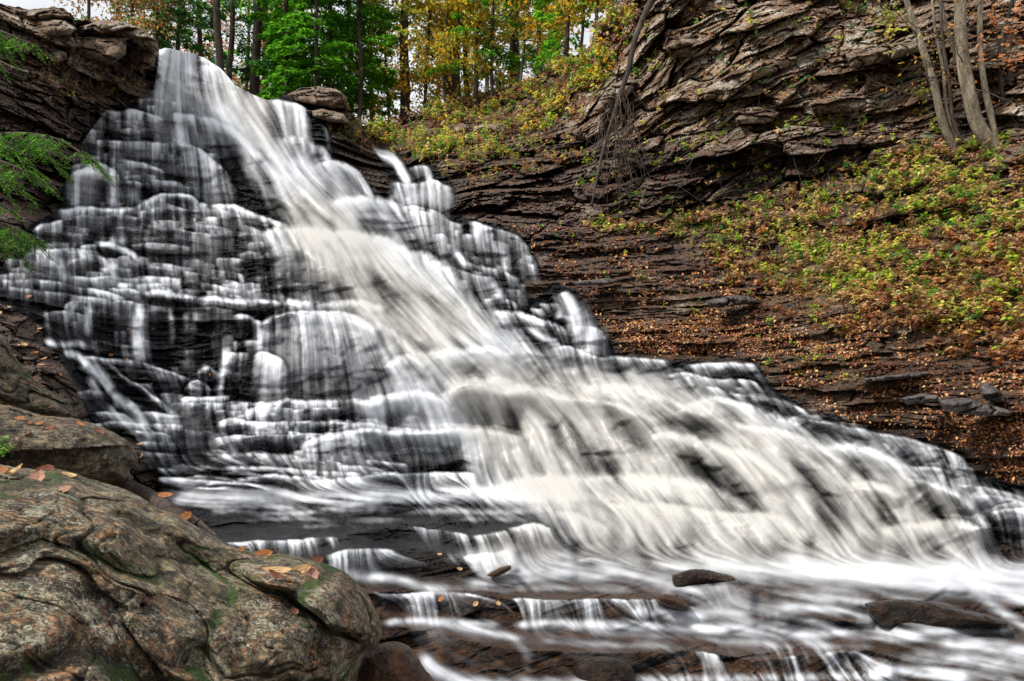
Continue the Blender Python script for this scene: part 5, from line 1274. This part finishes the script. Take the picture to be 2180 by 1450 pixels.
stem('dead_sapling', [(1262,424),(1268,394),(1284,320),(1302,262),(1322,196),(1338,150),(1350,90),(1368,40),(1396,-20)], [16.0,16.1,16.4,16.7,17,17.1,17.2,17.3,17.6], .018, .075, M_BARK, 'dead bare sapling hanging down the cliff in the middle', twigs=0, seed=8)
# its hanging tangle of twigs
rs = np.random.RandomState(9); m = MB()
for i in range(70):
    p0 = at(rs.uniform(1275, 1350), rs.uniform(180, 330), rs.uniform(16.2, 16.8)); L = rs.uniform(.5, 1.9)
    d = np.array([rs.uniform(-.4, .6), rs.uniform(-.2, .2), -1]); s = np.linspace(0, 1, 7)[:, None]
    m.add(*tube(p0+unit(d)*L*s+np.cumsum(rs.randn(7, 3)*.05, 0)*s, np.linspace(.010, .003, 7), 3))
tag(m.obj('hanging_twigs', M_TWIG), 'tangle of dry twigs hanging round the dead sapling', 'twigs', kind='stuff')
# foreground hemlock whose boughs reach in at the left edge
HT = np.array([-3.42, 4.6, -2.2]); hroot = empty('hemlock_tree', tuple(HT)); tag(hroot, 'near hemlock with bright green drooping boughs reaching in at the left edge', 'tree')
t_ = np.linspace(0, 1, 14); V, f = tube(np.stack([.06*np.sin(t_*5), .05*t_, -.4+7.5*t_], 1), .13*(1-.5*t_), 10, .15, 5); mesh_obj('trunk', V, f, M_BARK, hroot, True)
def bough(pts, Ys, label, nspray, seed, L0=.42, wid=.5):
    rs = np.random.RandomState(seed); P = spline([at(x, y, Y) for (x, y), Y in zip(pts, Ys)], 30); Pl = P-HT
    m = MB(); m.add(*tube(Pl, np.linspace(.012, .003, 30), 5)); LP = []
    m.add(*tube(spline([np.array([0, 0, Pl[0][2]+.15]), (Pl[0]*np.array([.5, .5, 1])+np.array([0, 0, .06])), Pl[0]], 10), np.linspace(.022, .012, 10), 6)); LD = []; LN = []
    d0 = unit(Pl[-1]-Pl[0]); sd = unit(np.cross(d0, [0, 0, 1]))
    for i in range(nspray):
        u = rs.rand()**.8; q = Pl[int(u*29)]; sg = rs.choice([-1, 1]); L = L0*(1.15-.8*u)*rs.uniform(.6, 1.1)
        d = unit(d0*.8+sd*sg*rs.uniform(.4, 1.3)+np.array([0, 0, rs.uniform(-.5, .1)]))
        s = np.linspace(0, 1, 8)[:, None]; pp = q+d*L*s+np.array([0, 0, -1])*(.42*L*s**2)
        m.add(*tube(pp, np.linspace(.004, .0015, 8), 3))
        s2 = unit(np.cross(d, [0, 0, 1]))
        for k in range(int(9*L/L0)+3):
            v = rs.uniform(.1, 1); b = q+d*L*v+np.array([0, 0, -1])*(.42*L*v*v); g2 = rs.choice([-1, 1]); l2 = .30*L*(1.15-v)+.02
            e = unit(d*.9+s2*g2*rs.uniform(.5, 1.1)+np.array([0, 0, rs.uniform(-.7, 0)])); n = max(6, int(l2/.0045)); w = np.linspace(0, 1, n)[:, None]
            pt = b+e*l2*w+np.array([0, 0, -1])*.3*l2*w*w; s3 = unit(np.cross(e, [0, 0, 1])); sg3 = np.where(np.arange(n) % 2, 1, -1)[:, None]
            LP.append(pt); LD.append(e*.75+s3*sg3+.18*rs.randn(n, 3)); LN.append(np.array([0, 0, 1.])+.25*rs.randn(n, 3))
    root = m.obj('bough', M_TWIG, hroot); root['label'] = label
    P_ = np.concatenate(LP); n = len(P_); L = rs.uniform(.013, .021, n)
    leaf_obj('needles', P_, np.concatenate(LD), np.concatenate(LN), L, L*.12, pick([(.07,.24,.02), (.13,.36,.03), (.20,.46,.05), (.04,.13,.015)], n, rs), M_LEAF, root, fold=.03)
bough([(-120,300),(-30,288),(60,285),(130,300),(195,342)], [4.2,4.1,4.0,3.95,3.9], 'longest bright green hemlock bough reaching in at the left edge', 46, 1, .36)
bough([(-120,300),(-40,330),(20,350),(60,368)], [3.9,3.8,3.75,3.7], 'drooping hemlock bough hanging under the longest one', 26, 2, .28)
bough([(-130,460),(-50,470),(20,480),(78,512)], [3.9,3.8,3.7,3.7], 'lowest hemlock bough at the left edge', 40, 3, .26)
bough([(-130,60),(-60,50),(10,70),(70,96)], [4.6,4.5,4.4,4.3], 'dark hemlock bough in the upper left corner', 40, 4, .28)
bough([(-130,440),(-60,425),(-10,430),(28,450)], [3.9,3.8,3.75,3.7], 'small hemlock tip between the long bough and the lowest one', 16, 5, .16)
# ================================================================ leaves, grass and plants
NRM = np.cross(np.gradient(GP, axis=1), np.gradient(GP, axis=0)); NRM = unit(NRM); NRM = np.where(NRM[..., 1:2] > 0, -NRM, NRM)
SN = np.stack([rblur(NRM[..., k], 3) for k in range(3)], -1)
def scatter(P, n, seed, wfun=None, soft=0):
    rs = np.random.RandomState(seed); A = np.array(P, float); out = []
    got = 0
    while got < n:
        x = rs.uniform(A[:, 0].min(), A[:, 0].max(), n*2); y = rs.uniform(A[:, 1].min(), A[:, 1].max(), n*2)
        m = inpoly(x+12*fbm2(x/40, y/40, 2, seed), y+12*fbm2(x/40, y/40, 2, seed+1), P)
        if wfun is not None: m &= rs.rand(len(x)) < wfun(x, y)
        out.append(np.stack([x[m], y[m]], 1)); got += m.sum()
    Q = np.concatenate(out)[:n]; i, j = gidx(Q[:, 0], Q[:, 1]); return Q, GP[i, j], unit(SN[i, j]), NRM[i, j], rs
def clump(s1, lo, hi, seed):
    return lambda x, y: (sstep(lo, hi, fbm2(x/s1, y/(s1*.45), 4, seed))*.96+.04)*(1-sampb(G['wet'], x, y)*(y > 60))
LITP = [(.42,.18,.06), (.30,.095,.035), (.56,.29,.11), (.34,.14,.08), (.66,.42,.21), (.22,.07,.035), (.13,.05,.03), (.62,.30,.11)]
LV = MB(); LC = []
def litter(P, n, seed, w, size=(.035, .075), pal=LITP):
    Q, X, N, N2, rs = scatter(P, n, seed, w); D = rs.randn(n, 3); D -= (D*N).sum(1, keepdims=True)*N*.8
    L = rs.uniform(size[0], size[1], n)*np.clip(X[:, 1]/13, .8, 1.8)
    V, f = leaf_quads(X+N*.012+np.array([0, -.015, .008]), D+.25*rs.randn(n, 3), unit(N*.8+np.array([0, -.2, .6]))+.45*rs.randn(n, 3), L, L*.34)
    LV.add(V, f); LC.append(np.repeat(pick(pal, n, rs), 4, 0))
RB = [(960,445),(1100,480),(1300,500),(1400,520),(1500,560),(1640,640),(1850,670),(2180,700),(2560,760),(2560,1150),(2240,1060),(2080,1000),(2050,960),(1900,920),(1740,880),(1640,820),(1600,765),(1420,762),(1310,750),(1280,700),(1200,600),(1140,560),(1120,500)]
litter(RB, 5600, 1, clump(55, .0, .25, 5))
DK = [(.10,.035,.015), (.16,.055,.02), (.07,.03,.015), (.22,.09,.035)]
litter(RB, 4500, 11, clump(45, -.1, .25, 15), (.03, .07), DK)
litter(HILLP, 2000, 12, clump(45, -.2, .25, 16), (.04, .09), DK)
litter(VEG, 2600, 13, None, (.03, .07), DK)
litter([(1300,690),(1500,680),(1700,720),(1850,760),(1600,765),(1320,752)], 2600, 2, clump(30, -.4, .1, 6), (.025, .05))
litter([(1700,900),(1850,860),(2200,860),(2200,1010),(2080,990),(1900,925)], 1100, 3, clump(30, -.3, .2, 7), (.03, .055))
litter(HILLP, 2400, 4, clump(40, -.3, .2, 8), (.03, .05))
litter(VEG, 4200, 5, clump(40, -.3, .2, 9), (.03, .055))
litter([(600,190),(740,200),(790,290),(900,380),(1000,440),(1200,470),(1900,330),(2180,240),(2180,20),(1400,10),(1300,250),(1000,310),(830,280),(750,290)], 1500, 6, clump(30, 0, .4, 10), (.03, .05))
litter([(0,0),(330,80),(300,210),(190,290),(120,440),(0,560)], 260, 7, clump(30, 0, .4, 11), (.03, .055))
litter([(0,560),(160,380),(300,220),(700,300),(1500,900),(1200,980),(300,900)], 130, 8, None, (.03, .06))
lo = LV.obj('leaf_litter', M_DRY, None, False)
at_ = lo.data.attributes.new('col', 'FLOAT_COLOR', 'POINT'); c = np.ones((len(lo.data.vertices), 4), np.float32); c[:, :3] = np.concatenate(LC); at_.data.foreach_set('color', c.ravel())
tag(lo, 'rust and tan fallen leaves scattered over the banks', 'leaf litter', kind='stuff')

# ground cover: little plants of several leaves on thin stalks
GCP = [(.36,.50,.04), (.52,.62,.06), (.18,.36,.04), (.70,.66,.12), (.09,.28,.04), (.74,.54,.20)]
DRYP = [(.46,.28,.13), (.58,.38,.18), (.34,.16,.08), (.66,.48,.26)]
def cover(P, n, seed, w, h=(.05, .22), pal=GCP, size=(.04, .10), per=7):
    Q, X, N, N2, rs = scatter(P, n, seed, w)
    up = unit(N*.55+np.array([0, -.15, .7]))
    H = rs.uniform(h[0], h[1], n); tipd = unit(up+.35*rs.randn(n, 3))
    k = per; idx_ = np.repeat(np.arange(n), k); t = rs.rand(n*k)
    base = X[idx_]+tipd[idx_]*(H[idx_]*(.35+.65*t))[:, None]
    D = rs.randn(n*k, 3); D[:, 2] = D[:, 2]*.4-.15; L = rs.uniform(size[0], size[1], n*k)
    cc = pick(pal, n, rs)[idx_]*(1+.2*rs.randn(n*k, 1)); V, f = leaf_quads(base, D, np.array([0, -.2, 1.])+.4*rs.randn(n*k, 3), L, L*.30)
    COV.add(V, f); COVC.append(np.repeat(np.clip(cc, .003, 1), 4, 0))
    w_ = np.full(n, .0035); s = unit(np.cross(tipd, [0, 1, .1]))*w_[:, None]; tip = X+tipd*H[:, None]
    V = np.stack([X-s, X+s, tip+s*.4, tip-s*.4], 1).reshape(-1, 3); COV.add(V, np.arange(n*4).reshape(n, 4)); COVC.append(np.repeat(pick(DRYP, n, rs)*.6, 4, 0))
COV = MB(); COVC = []; YE0 = [(.60,.52,.14)]
cover(VEG, 1700, 21, clump(85, .02, .2, 31))
cover([(1600,430),(1900,320),(2560,290),(2560,700),(1950,650),(1700,560)], 1400, 22, clump(70, -.05, .2, 32), per=8, pal=GCP+DRYP[:2])
cover(VEG, 1700, 23, clump(60, -.1, .2, 33), pal=DRYP+YE0, h=(.05, .22))
cover([(1900,560),(2240,560),(2240,760),(2000,720),(1800,660)], 500, 24, clump(40, -.1, .3, 34), pal=DRYP+LITP, h=(.05, .2))
cover([(1230,340),(1900,160),(2100,250),(1800,420),(1400,470),(1240,470)], 260, 25, clump(30, .05, .4, 35), pal=GCP)
cover([(1300,20),(1900,0),(1980,120),(1800,260),(1450,320),(1300,250)], 300, 26, clump(30, .05, .35, 36), pal=GCP+DRYP)
cover(HILLP, 1200, 27, clump(40, .0, .3, 37), pal=GCP+GCP+DRYP+YELL[:2], h=(.1, .4), size=(.07, .13))
cover([(800,270),(1000,300),(1200,300),(1100,340),(900,350)], 500, 28, clump(30, -.2, .3, 38), pal=GCP+DRYP, h=(.1, .3), size=(.04, .08))
cover([(640,190),(740,200),(770,300),(730,300),(660,235)], 70, 29, None, pal=YGRN, h=(.05, .25), size=(.04, .07))
cover([(90,130),(320,150),(300,200),(200,215),(60,200)], 110, 30, None, pal=DRYP+GCP[:1], h=(.1, .35), size=(.04, .07))
cover(VEG, 900, 31, clump(60, .0, .3, 41), pal=LITP, h=(.04, .18), size=(.05, .11))
cover([(1500,520),(1700,620),(2000,690),(2560,700),(2560,800),(2100,770),(1800,720),(1560,650)], 700, 32, clump(50, .0, .3, 42), pal=LITP+DRYP+GCP[:2], h=(.04, .16), size=(.04, .09))
cover([(1000,480),(1400,500),(1700,700),(1900,860),(1500,740),(1200,560)], 130, 33, clump(40, .1, .4, 43), pal=DRYP+GCP, h=(.04, .16), size=(.03, .07))
cover([(740,250),(830,260),(900,330),(1060,330),(1250,280),(1240,380),(1000,400),(860,370),(760,320)], 260, 34, clump(35, -.1, .35, 44), pal=DRYP+GCP+LITP, h=(.08, .3), size=(.04, .09))
cover([(860,250),(1000,200),(1240,150),(1200,260),(1000,280)], 500, 35, clump(30, -.1, .3, 45), pal=DRYP+LITP+GCP, h=(.08, .35), size=(.05, .10))
gc = COV.obj('ground_cover', M_LEAF, None, False)
at_ = gc.data.attributes.new('col', 'FLOAT_COLOR', 'POINT'); c = np.ones((len(gc.data.vertices), 4), np.float32); c[:, :3] = np.concatenate(COVC); at_.data.foreach_set('color', c.ravel())
tag(gc, 'low green, yellow and tan plants over the right bank and hillside', 'ground cover', kind='stuff')

def blades(Xb, N, rs, L, w=.004, pal=None, arch=.6):
    n = len(Xb); d = unit(np.array([0, -.25, .9])+.45*rs.randn(n, 3)); sd = unit(np.cross(d, rs.randn(n, 3)))*w; k = 5
    out = []; 
    hd = unit(d*np.array([1, 1, 0])+1e-3)
    for q in range(k):
        t = q/(k-1); c_ = Xb+d*(L*t)[:, None]+(hd*(arch*L*t*t)[:, None])+np.array([0, 0, -1])*(arch*.7*L*t*t)[:, None]; ww = (1-t*.85)
        out.append(c_-sd*ww); out.append(c_+sd*ww)
    V = np.stack(out, 1).reshape(-1, 3); b = np.arange(n)[:, None]*2*k
    f = np.concatenate([b+np.array([[2*q, 2*q+1, 2*q+3, 2*q+2]]) for q in range(k-1)], 0)
    return V, f, 2*k
GB = MB(); GBC = []
for P, n, sd_, pal, w in [(VEG, 1500, 41, DRYP, clump(40, -.1, .3, 51)), ([(1640,540),(1780,520),(1860,560),(1760,640),(1640,620)], 420, 42, GCP[:3], None), ([(1560,600),(1900,640),(2000,700),(1700,690)], 300, 43, DRYP, None), ([(1960,590),(2180,540),(2200,640),(2000,660)], 260, 44, GCP[:3], None), ([(150,180),(300,180),(310,215),(200,225)], 260, 45, DRYP, None), ([(1390,500),(1440,470),(1600,450),(1500,500)], 200, 46, GCP, None)]:
    Q, X, N, N2, rs = scatter(P, n, sd_, w); V, f, k = blades(X, N, rs, rs.uniform(.1, .32, n)); GB.add(V, f); GBC.append(np.repeat(pick(pal, n, rs), k, 0))
go = GB.obj('grass', M_LEAF, None, False); at_ = go.data.attributes.new('col', 'FLOAT_COLOR', 'POINT'); c = np.ones((len(go.data.vertices), 4), np.float32); c[:, :3] = np.concatenate(GBC); at_.data.foreach_set('color', c.ravel())
tag(go, 'thin green and straw-coloured grass on the right bank', 'grass', kind='stuff')

# dry stalks, rootlets and vines trailing on the right bank and cliff
m = MB()
for P, n, sd_, Lr in [(VEG, 260, 61, (.2, .7)), ([(1230,300),(1900,150),(2150,240),(1800,420),(1300,450)], 120, 62, (.3, 1.2)), ([(830,260),(1280,120),(1240,280),(900,340)], 160, 63, (.4, 1.4)), ([(1900,640),(2200,640),(2200,820),(1950,800)], 60, 64, (.3, .8)), ([(120,110),(320,140),(290,200),(110,190)], 90, 65, (.3, 1.0))]:
    Q, X, N, N2, rs = scatter(P, n, sd_, None)
    for q in range(n):
        L = rs.uniform(*Lr); d = unit(np.array([rs.randn()*.7, -.25, rs.choice([-.5, .8])+.4*rs.randn()])); s = np.linspace(0, 1, 6)[:, None]
        m.add(*tube(X[q]+d*L*s+np.array([0, -.04, 0])+np.cumsum(rs.randn(6, 3)*.04, 0)*s+np.array([0, 0, -.3*L])*s*s, np.linspace(.006, .002, 6)*X[q, 1]/13, 3))
tag(m.obj('dry_stalks', M_TWIG), 'thin dry stalks and rootlets trailing over the banks', 'stalks', kind='stuff')

# single leafy plants one can point to
def plant(px, py, label, n, h, size, pal, seed, Y=None, group='leafy plants on the banks', droop=0.):
    X = ground(px, py)[0] if Y is None else at(px, py, Y); rs = np.random.RandomState(seed)
    root = empty('leafy_plant', tuple(X)); tag(root, label, 'plant', group)
    m = MB(); LP = []; LD = []
    for i in range(max(2, n//7)):
        d = unit(np.array([rs.randn()*.6, -.5+.2*rs.randn(), .8-droop*1.4+.3*rs.randn()])); L = h*rs.uniform(.6, 1.1); s = np.linspace(0, 1, 6)[:, None]
        pp = d*L*s+np.array([0, 0, -.25*L])*s*s; m.add(*tube(pp, np.linspace(.005, .002, 6), 4))
        for k in range(7): LP.append(pp[rs.randint(2, 6)]+.02*rs.randn(3)); LD.append(np.array([rs.randn(), -.4+.5*rs.randn(), -.15+.3*rs.randn()]))
    m.obj('stems', M_TWIG, root); LP = np.array(LP); k = len(LP); L = rs.uniform(.7, 1.1, k)*size
    leaf_obj('leaves', LP, np.array(LD), np.array([0, -.5, 1.])+.3*rs.randn(k, 3), L, L*.34, pick(pal, k, rs), M_LEAF, root, .08)
BR = [(.28,.42,.03), (.38,.48,.05), (.16,.32,.02)]; YE = [(.62,.52,.09), (.52,.50,.08)]
for k, (px, py, n, h, s, pal, lb) in enumerate([
 (910, 300, 40, .5, .10, BR, 'bright green plant on the slope above the side cascade'), (1032, 332, 56, .5, .08, BR+YE, 'yellow-green bush at the edge of the rock shelf, right of the side cascade'),
 (1068, 278, 24, .4, .11, BR, 'broad-leaved green plant beside the square tan block'), (880, 250, 30, .7, .09, YE, 'yellow-leaved sprig on the skyline beside the straight trunk'),
 (1248, 352, 34, .35, .08, BR, 'bright green plant where the dead sapling touches the ledge'), (1396, 360, 40, .3, .08, BR+YE, 'green plant on the dark wall right of the dead sapling'),
 (1410, 215, 26, .3, .07, YE, 'small yellow-green tuft on the cliff right of the dead sapling'), (1296, 458, 36, .3, .08, BR+YE, 'leafy tuft at the left tip of the green bank'),
 (1574, 450, 40, .28, .08, BR, 'low bright plant at the upper edge of the bank'), (1622, 526, 36, .28, .085, BR+YE, 'broad-leaved plant above the grass tuft'),
 (1642, 584, 40, .28, .085, BR+YE, 'yellow-green plant left of the grass tuft'), (1740, 664, 18, .22, .06, BR, 'small heart-leaved plant hanging below the grassy bank'),
 (1878, 588, 20, .25, .08, YE, 'pale yellow plant in the middle of the bank'), (1990, 470, 48, .3, .085, BR+YE, 'lush yellow-green plant near the middle of the bank at right'),
 (2096, 344, 44, .28, .085, BR, 'bright green plant below the thickest trunk'), (2140, 300, 26, .25, .08, BR, 'green sprig beside the foot of the thickest trunk'),
 (1952, 630, 44, .26, .06, [(.05,.24,.04), (.10,.30,.05)], 'deep green plant at the lower edge of the bank'), (2116, 575, 30, .25, .07, BR, 'green plant near the right edge of the bank'),
 (1746, 240, 30, .3, .06, YE+BR, 'yellow tuft on the pale ledge of the cliff'), (1916, 160, 26, .3, .06, YE+BR, 'yellow-green sprig left of the pale curved trunk'),
 (1460, 470, 40, .3, .07, BR, 'green cushion of leaves on the dark ledges'), (1500, 340, 26, .3, .06, YE, 'olive vine trailing down the dark wall'),
]): plant(px, py, lb, n, h, s, pal, 100+k)
plant(28, 968, 'small maple seedling with green leaves by the left edge boulder', 24, .16, .05, [(.12,.34,.02), (.22,.42,.03)], 150, Y=5.2)
plant(2130, 120, 'spray of salmon-orange leaves at the upper right edge', 84, .9, .10, [(.70,.33,.16), (.62,.27,.12)], 151, Y=10.3)
plant(2150, 170, 'lower spray of orange leaves at the upper right edge', 60, .7, .09, [(.66,.30,.14), (.6,.24,.1)], 152, Y=10.3)
plant(1480, 10, 'feathery bright green sprig at the top of the cliff', 80, .8, .10, [(.10,.30,.03), (.18,.38,.06)], 153, Y=17)
plant(1886, 50, 'hanging yellow-green leaves left of the pale trunk', 30, .5, .10, YE, 154, Y=12.4, droop=1.)

# fallen leaves one can count: curled beech leaves with a midrib
def big_leaf(name, c, L, w, ang, col, label, group, n=np.array([0, -.55, .8]), curl=.25, seed=0):
    rs = np.random.RandomState(seed); n = unit(n+.18*rs.randn(3)); a = math.radians(ang)
    u0 = unit(np.cross([0, 1, 0], n)); v0 = np.cross(n, u0); d = u0*math.cos(a)+v0*math.sin(a); s = np.cross(n, d)
    U = np.linspace(0, 1, 11); V = []; 
    for u in U:
        ww = w*(math.sin(math.pi*u**.85)**.8)*(1+.10*math.sin(u*40))
        for q in (-1, -.5, 0, .5, 1):
            V.append(d*L*(u-.5)+s*ww*q+n*(curl*w*abs(q)**1.5*1.2+curl*L*(u-.5)**2*1.3+.05*w*math.sin(u*9+q*3)))
    V = np.array(V); f = [[i*5+j, i*5+j+1, (i+1)*5+j+1, (i+1)*5+j] for i in range(10) for j in range(4)]
    cc = np.array(col)*(1+.18*rs.randn(len(V), 1)); root = empty(name, tuple(c+n*.006)); tag(root, label, 'leaf', group)
    mesh_obj('blade', V, f, M_DRY, root, True, colors=dict(col=np.clip(cc, .01, 1)))
    Vt, ft = tube(np.array([d*L*(-.72), d*L*(-.5), d*L*0+n*.002, d*L*.45+n*curl*L*.2]), [.0012, .0012, .0009, .0004], 4); mesh_obj('midrib', Vt, ft, M_TWIG, root, True)
OR_ = (.42,.17,.06); TN = (.52,.33,.16); RD = (.20,.075,.045); PK = (.38,.20,.14)
for k, (px, py, L, w, a, col, lb) in enumerate([
 (28, 1012, .17, .038, 55, TN, 'long golden curled leaf on top of the big boulder, near the left edge'), (80, 1020, .14, .045, 100, PK, 'oval pink-brown leaf on top of the big boulder'),
 (100, 1003, .15, .035, 160, RD, 'dark red leaf lying at the crest of the big boulder'), (150, 1015, .14, .018, 155, TN, 'thin folded golden leaf on the crest of the big boulder'),
 (136, 1046, .12, .028, 20, PK, 'pink-brown folded leaf below the golden ones on the big boulder'), (4, 1004, .10, .03, 10, OR_, 'orange leaf cut by the left edge on the big boulder'),
 (560, 1174, .17, .035, 5, OR_, 'domed orange leaf standing on the right shoulder of the big boulder'), (512, 1172, .15, .016, 150, OR_, 'thin orange leaf left of the domed one'),
 (676, 1192, .11, .032, 30, RD, 'dark red leaf upright on the far rim of the big boulder'), (590, 1216, .22, .025, 168, TN, 'long tan leaf on the wet top of the big boulder'),
 (640, 1216, .18, .035, 15, TN, 'pale tan leaf pointing up the boulder beside the long one'), (662, 1226, .14, .045, 110, PK, 'broad pink-tan leaf with veins at the edge of the wet top'),
 (590, 1228, .14, .02, 150, RD, 'brown leaf below the long tan leaf'), (628, 1305, .07, .02, 130, RD, 'small red-brown leaf on the steep face of the big boulder'),
]):
    c = on_rock(fb, px, py); big_leaf('fallen_leaf', c, L*.78, w*.85, a, col, lb, 'fallen leaves on the big boulder', n=np.array([0, -.75, .65]), seed=200+k)
big_leaf('fallen_leaf', at(352, 1056, 5.35), .11, .025, 20, OR_, 'orange leaf on the log, upper one', 'fallen leaves on the log', seed=230)
big_leaf('fallen_leaf', at(396, 1102, 5.1), .10, .035, 80, OR_, 'orange leaf on the log, lower one', 'fallen leaves on the log', seed=231)
for k, (px, py) in enumerate([(68,635),(40,629),(88,704),(80,712),(6,672),(42,742),(78,756),(64,776),(94,782),(88,802),(36,762),(98,770),(130,805),(57,740),(277,907),(278,705),(325,705),(246,817),(240,761),(302,950),(302,975),(300,986),(20,660)]):
    X = ground(px, py)[0]; big_leaf('fallen_leaf', X+np.array([0, -.05, .02]), .12, .034, (k*67) % 180, [OR_, TN, (.6,.36,.16)][k % 3], 'pale orange fallen leaf on the wet black rock at the left', 'fallen leaves on the wet rock', seed=240+k)
for k, (px, py, a, col) in enumerate([(60,900,170,RD),(85,905,10,OR_),(110,912,160,RD),(62,925,150,RD),(40,893,20,OR_),(170,905,150,OR_),(215,920,140,RD),(105,868,20,PK),(75,810,150,PK),(90,825,140,OR_)]):
    o = b2 if py > 868 else b3; c = on_rock(o, px, py); big_leaf('fallen_leaf', c, .10, .022, a, col, 'rusty leaf lying on the smaller boulders at the left edge', 'fallen leaves on the smaller boulders', seed=280+k)
for k, (px, py, lb) in enumerate([(942,1274,'orange leaf stuck in the second low fall'),(1014,1284,'tan leaf at the right end of the second low fall'),(1060,1284,'golden leaf on the black rock right of the second low fall'),(938,1182,'orange leaf on the black rock face under the flat shelf'),(980,1213,'small orange leaf low on the black rock face')]):
    X = ground(px, py)[0]; big_leaf('fallen_leaf', X+np.array([0, -.12, .02]), .07, .022, 20+k*40, TN if k else OR_, lb, 'fallen leaves in the stream', seed=300+k)
# ---------------------------------------------------------------- camera, sky, sun
cam = bpy.data.cameras.new('camera'); co = bpy.data.objects.new('camera', cam); COL.objects.link(co)
co.location = (0, 0, 0); co.rotation_euler = (math.radians(90), 0, 0)
cam.sensor_width = 36; cam.lens = F/2180*36; cam.shift_y = (HZ-725)/2180; cam.clip_end = 9000; cam.clip_start = .05
SC.camera = co
SUN_EL, SUN_AZ = 48, -112      # azimuth measured from +Y (into the picture) clockwise
w = bpy.data.worlds.new('World'); SC.world = w; w.use_nodes = True; nt = w.node_tree; nt.nodes.clear()
o_ = nt.nodes.new('ShaderNodeOutputWorld'); bg = nt.nodes.new('ShaderNodeBackground'); sk = nt.nodes.new('ShaderNodeTexSky')
sk.sky_type = 'NISHITA'; sk.sun_disc = False; sk.sun_elevation = math.radians(SUN_EL); sk.sun_rotation = math.radians(SUN_AZ)
sk.air_density = 1.0; sk.dust_density = 2.0
tc = nt.nodes.new('ShaderNodeTexCoord'); mp = nt.nodes.new('ShaderNodeMapping'); mp.inputs['Scale'].default_value = (1, 1, 2.2)
nz = nt.nodes.new('ShaderNodeTexNoise'); nz.inputs['Scale'].default_value = 3.2; nz.inputs['Detail'].default_value = 7; nz.inputs['Roughness'].default_value = .6
rp = nt.nodes.new('ShaderNodeMapRange'); rp.inputs['From Min'].default_value = .30; rp.inputs['From Max'].default_value = .52
rp.inputs['To Min'].default_value = .78; rp.inputs['To Max'].default_value = 1
mx = nt.nodes.new('ShaderNodeMix'); mx.data_type = 'RGBA'; mx.inputs[7].default_value = (10.5, 10.8, 11.2, 1)
nt.links.new(tc.outputs['Generated'], mp.inputs[0]); nt.links.new(mp.outputs[0], nz.inputs['Vector']); nt.links.new(nz.outputs[0], rp.inputs['Value'])
nt.links.new(rp.outputs[0], mx.inputs[0]); nt.links.new(sk.outputs[0], mx.inputs[6]); nt.links.new(mx.outputs[2], bg.inputs[0])
bg.inputs[1].default_value = .082; nt.links.new(bg.outputs[0], o_.inputs[0])
sl = bpy.data.lights.new('sun', 'SUN'); sl.energy = 4.2; sl.angle = math.radians(9); sl.color = (1, .95, .87)
so = bpy.data.objects.new('sun', sl); COL.objects.link(so)
from mathutils import Vector
az = math.radians(SUN_AZ); el = math.radians(SUN_EL)
sd = Vector((math.sin(az)*math.cos(el), math.cos(az)*math.cos(el), math.sin(el)))
so.rotation_euler = sd.to_track_quat('Z', 'Y').to_euler(); so.location = (0, 0, 40)
SC.view_settings.view_transform = 'Standard'; SC.view_settings.look = 'None'; SC.view_settings.exposure = 0.16; SC.view_settings.gamma = 1
SC.render.engine = 'CYCLES'; SC.cycles.max_bounces = 6; SC.cycles.transparent_max_bounces = 12; SC.cycles.diffuse_bounces = 3
SC.cycles.use_denoising = True
